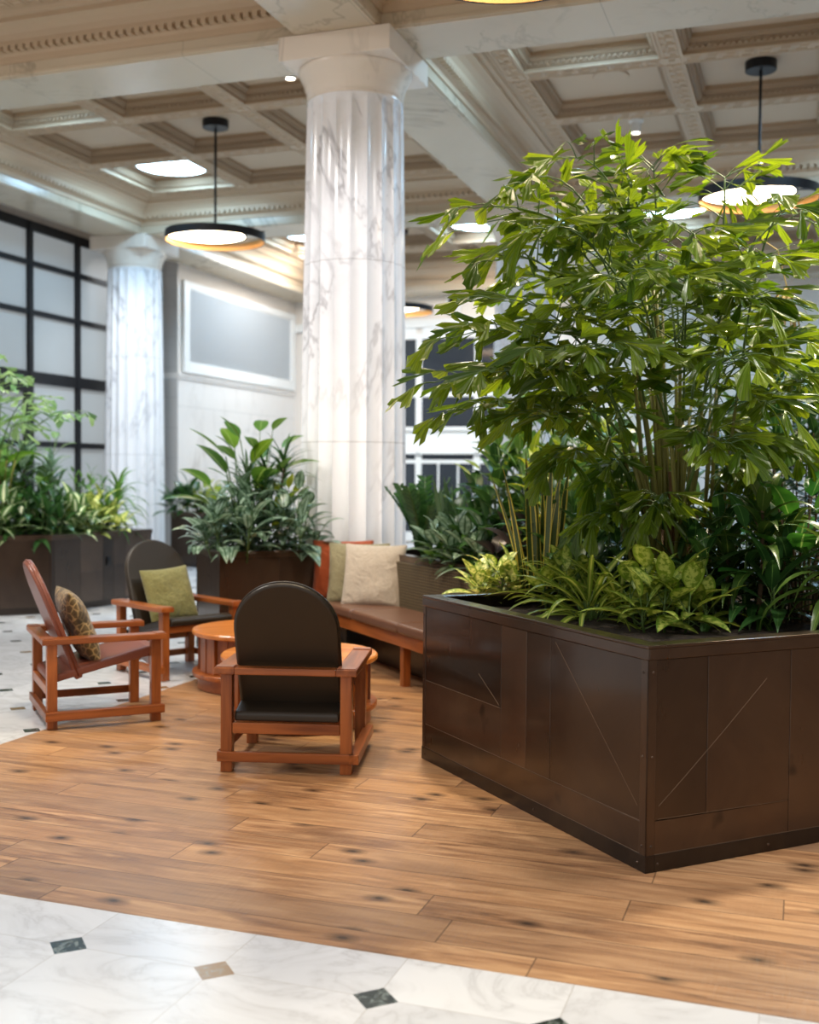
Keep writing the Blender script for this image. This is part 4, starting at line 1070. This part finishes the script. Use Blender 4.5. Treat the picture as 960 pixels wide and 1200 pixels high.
bush('dwarf_leafy_plant', 'low mid green plant along the bench planter rim', BP(1.5, .1), .2, .2, 8, 'mid', (.14, .2), (.05, .07), 7, 'ovate', (.4, 1.0), .16, .05, ang=-.785, squash=(1.6, .4))
bush('purple_alocasia', 'blackish purple leaved plant right of the silver marked plants', BP(2.2, .2), .12, .4, 5, 'purple', (.2, .28), (.1, .13), 6, 'ovate', (.6, 1.3), .3, .08)
bush('peace_lily', 'dark glossy leafy plant behind the purple leaves', BP(2.2, .5), .26, .6, 12, 'dark', (.22, .32), (.08, .11), 9, 'ovate', (.5, 1.1), .45, .08)
bush('tall_philodendron', 'tall pale green leafy plant behind the palm fronds on the left', BP(1.66, .72), .3, 1.35, 12, 'mid', (.2, .3), (.07, .1), 13, 'ovate', (.4, 1.0), .8, .12, hmin=.6)
bush('tall_philodendron', 'tall leafy plant just left of the snake plant tips', BP(2.1, .68), .28, 1.2, 11, 'mid', (.2, .3), (.07, .1), 12, 'ovate', (.4, 1.0), .7, .12, hmin=.6)
bush('croton', 'bright yellow green plant seen between palm and snake plant', BP(2.5, .55), .25, 1.2, 9, 'yellow', (.2, .28), (.055, .08), 13, 'lance', (.4, 1.0), .7, .06, hmin=.6)
bush('dark_leaved_plant', 'dark leafy plant at the right end of the bench planter', BP(2.95, .45), .42, 1.15, 18, 'dark', (.24, .34), (.07, .1), 11, 'lance', (.5, 1.1), .7, .06)

# ---- planter between the far armchair and the bench
def MP(a, b): return (-4.392 - .7071 * a + .7071 * b, 8.007 + .7071 * a + .7071 * b, .785)
bush('silver_aglaonema', 'large silver leaved plant at the front of the middle planter', MP(.22, .26), .26, .58, 13, 'silver', (.24, .33), (.095, .125), 9, 'ovate', (.6, 1.3), .48, .08)
bush('silver_aglaonema', 'silver leaved plant leaning over the right side of the middle planter', MP(.18, .64), .2, .52, 9, 'silver', (.24, .32), (.09, .12), 9, 'ovate', (.7, 1.4), .42, .08)
bush('silver_aglaonema', 'silver leaved plant hanging over the left side of the middle planter', MP(.52, .2), .18, .36, 8, 'silver', (.22, .3), (.09, .12), 8, 'ovate', (.7, 1.4), .3, .08)
dracaena('thin_dracaena', 'spiky thin leaved plant above the silver leaves', MP(.42, .5), [(0, 0, .72, .02, 0), (.1, .05, .82, .06, .02), (-.12, .05, .66, -.06, 0), (.05, -.12, .6, 0, 0)], 'dark', (.3, .42), (.022, .03), 34, (.5, 1.3), 'strap', .012, .22)
clump('tall_philodendron', 'open leafy plant rising beside the central column', MP(.5, .48), 15, 'mid', (.2, .28), (.1, .14), (.65, 1.05), (.1, .55), 'ovate', (.4, .9), .15, .1)
clump('yellow_green_fig', 'lime green leaves between the silver plant and the column', MP(.32, .64), 18, 'yellow', (.14, .2), (.06, .08), (.3, .6), (.1, .7), 'ovate', (.3, .8), .15, .1)
clump('bird_of_paradise', 'tall paddle leaved plant at the back left of the middle planter', MP(.6, .36), 9, 'banana', (.34, .46), (.12, .17), (.6, 1.0), (.15, .75), 'ovate', (.3, 1.0), .3, .06, stem_r=.008, leaf_tilt=.5)

# ---- little planter beside the left column
bush('dark_leaved_plant', 'dark broad leaved plant in the small square planter', (-9.28, 15.75, .785), .2, .5, 9, 'dark', (.28, .4), (.1, .14), 9, 'ovate', (.5, 1.1), .4, .1)
bush('croton', 'yellow leaved plant in the small square planter', (-8.96, 15.95, .785), .2, .5, 9, 'yellow', (.2, .3), (.07, .1), 9, 'ovate', (.4, 1.0), .4, .08)

# ---- long planter under the window wall
z8 = .745
fd_ = Vector((.2, 1.6, 0)).normalized(); fi_ = Vector((-fd_.y, fd_.x, 0)); gl_ = Vector((-.7071, -.7071, 0)); gi_ = Vector((-.7071, .7071, 0))
def LR(s, d): q = CL + fd_ * s + fi_ * d; return (q.x, q.y, z8)
def LL(s, d): q = CL + gl_ * s + gi_ * d; return (q.x, q.y, z8)
bush('white_dieffenbachia', 'cream centred plant in the front left of the long planter', LL(.62, .3), .3, .6, 10, 'white', (.3, .42), (.09, .12), 10, 'lance', (.5, 1.3), .45, .08)
bush('peace_lily', 'dark peace lily at the corner of the long planter', LL(.12, .3), .26, .5, 10, 'dark', (.28, .4), (.08, .11), 9, 'lance', (.8, 1.7), .4, .08)
bush('white_dieffenbachia', 'cream centred plant on the right side of the long planter', LR(.45, .26), .25, .44, 9, 'white', (.28, .38), (.09, .12), 9, 'lance', (.6, 1.3), .36, .08)
bush('variegated_aglaonema', 'lime and cream plant near the right end of the long planter', LR(.95, .26), .26, .4, 9, 'agl_lime', (.26, .36), (.09, .12), 9, 'lance', (.5, 1.2), .32, .08)
dracaena('thin_dracaena', 'thin leaved plant at the right end of the long planter', LR(1.35, .3), [(0, 0, .4, 0, 0), (-.1, .1, .55, .05, 0), (.0, -.2, .34, 0, 0)], 'mid', (.4, .55), (.03, .04), 26, (1.0, 1.8), 'strap', .012, .25)
bush('broad_leafy_plant', 'broad mid green plant behind the cream centred plant', LL(.45, .95), .35, .95, 12, 'mid', (.34, .48), (.12, .16), 9, 'ovate', (.5, 1.1), .6, .12)
dracaena('whorled_dracaena', 'whorled silvery green plant before the black window frame', LR(.45, .85), [(0, 0, .95, 0, 0), (.2, .1, .8, .1, 0), (-.25, .1, .85, -.1, 0)], 'silver', (.3, .42), (.06, .085), 36, (.5, 1.3), 'lance', .016, .45)
clump('bird_of_paradise', 'arching yellow green paddle leaved plant at the left edge', LL(.7, .8), 13, 'banana', (.55, .75), (.13, .18), (.7, 1.15), (.15, .75), 'lance', (1.0, 2.1), .3, .1, stem_r=.009)
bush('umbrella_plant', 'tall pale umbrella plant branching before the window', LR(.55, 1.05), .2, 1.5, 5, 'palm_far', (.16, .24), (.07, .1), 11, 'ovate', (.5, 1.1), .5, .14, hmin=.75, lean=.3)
bush('airy_shrub', 'airy small leaved shrub in front of the left column', LR(1.1, .6), .32, .8, 13, 'mid', (.12, .18), (.035, .05), 15, 'lance', (.3, .9), .6, .06, hmin=.5)
bush('dark_leaved_plant', 'dark leafy plant filling the middle of the long planter', LR(.6, .6), .35, .55, 12, 'dark', (.26, .36), (.08, .11), 10, 'lance', (.5, 1.2), .45, .08)
R.seed(77)
pp = LL(.5, .6); frs = [(at_depth(x, y, d), h) for (x, y, d, h) in ((50, 470, 10.6, 1.0), (8, 440, 10.2, 1.1), (-20, 460, 10.5, 1.0), (96, 486, 10.8, .9), (20, 500, 10.0, .9), (-40, 410, 10.4, 1.2))]
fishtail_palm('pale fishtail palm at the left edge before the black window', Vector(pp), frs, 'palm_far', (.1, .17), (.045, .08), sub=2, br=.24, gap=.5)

# ================================================================== LIGHT
wd = bpy.data.worlds.new('world'); SC.world = wd; wd.use_nodes = True
wd.node_tree.nodes['Background'].inputs[0].default_value = (1.0, .945, .885, 1)
wd.node_tree.nodes['Background'].inputs[1].default_value = .62
def area(name, loc, target, size, power, col, sy=None):
    l = bpy.data.lights.new(name, 'AREA'); l.energy = power; l.color = col; l.shape = 'RECTANGLE' if sy else 'DISK'; l.size = size
    if sy: l.size_y = sy
    o = bpy.data.objects.new(name, l); COL.objects.link(o); o.location = loc
    o.rotation_euler = (Vector(target) - Vector(loc)).to_track_quat('-Z', 'Y').to_euler(); return o
def spot(name, loc, target, power, col, ang=50, blend=.8, r=.22):
    l = bpy.data.lights.new(name, 'SPOT'); l.energy = power; l.color = col; l.spot_size = math.radians(ang); l.spot_blend = blend; l.shadow_soft_size = r
    o = bpy.data.objects.new(name, l); COL.objects.link(o); o.location = loc
    o.rotation_euler = (Vector(target) - Vector(loc)).to_track_quat('-Z', 'Y').to_euler(); return o
WARM = (1, .8, .56)
# ceiling spotlights on planters and seats; unseen fills added for columns, wall, near floor
spot('spot_palm', (1.0, 8.2, 5.7), (-.6, 6.0, 1.8), 1400, (1, .86, .6), 48)
spot('spot_palm', (-2.4, 7.4, 5.7), (-.9, 5.9, 1.6), 800, (1, .88, .66), 45)
spot('spot_front', (-1.6, 3.4, 5.7), (-.7, 5.6, 1.6), 700, (1, .86, .62), 40)
spot('fill_corner', (1.3, 3.6, 5.7), (-.1, 5.4, .9), 420, (1, .93, .82), 40)  # unseen spot added to brighten the right-hand leaves and planter face
spot('spot_bench', (-3.2, 6.4, 5.7), (-2.4, 8.2, .6), 700, WARM, 60)
spot('spot_chairs', (-3.2, 4.6, 5.7), (-3.0, 5.9, .3), 800, WARM, 60)
spot('spot_left_planter', (-7.0, 8.0, 5.7), (-8.2, 10.6, .8), 1300, (1, .95, .85), 60)
spot('spot_middle_planter', (-5.6, 6.8, 5.7), (-4.4, 8.5, 1.0), 350, (1, .95, .85), 45)
area('fill_wall', (-8.9, 20.4, 5.65), (-10.7, 20.2, 2.6), 1.2, 95, (1, .97, .93))  # added area light, no fixture, brightens the white wall at the left
spot('fill_column', (-8.2, 12.6, 5.7), (-10.4, 16.1, 2.4), 600, (.95, .97, 1), 50)  # unseen spot added to whiten the left column
spot('fill_column', (-2.6, 5.4, 5.7), (-3.85, 9.4, 2.4), 620, (.95, .96, 1), 42)  # unseen spot added because the central column was too dark
spot('spot_back', (-5.5, 19.0, 5.7), (-6.5, 23.0, 3.0), 500, (1, .95, .88), 80)
area('fill_front', (-6.8, 5.6, 5.6), (-6.8, 5.6, 0), 1.3, 170, (1, .95, .9))  # three bodiless area lights added as fill over the front bays
area('fill_front', (1.2, 5.8, 5.6), (1.2, 5.8, 0), 1.3, 150, (1, .95, .9))
area('fill_front', (-2.2, 2.0, 5.6), (-2.2, 3.0, 0), 1.3, 40, (1, .97, .95))
SC.render.film_transparent = False
vs = SC.view_settings; vs.view_transform = 'Standard'; vs.look = 'None'; vs.gamma = 1.0; vs.use_curve_mapping = False; vs.exposure = 0.25
cy = SC.cycles
cy.use_denoising = True; cy.max_bounces = 8; cy.diffuse_bounces = 4; cy.glossy_bounces = 4; cy.transmission_bounces = 4; cy.sample_clamp_indirect = 6.0; cy.caustics_reflective = False; cy.caustics_refractive = False
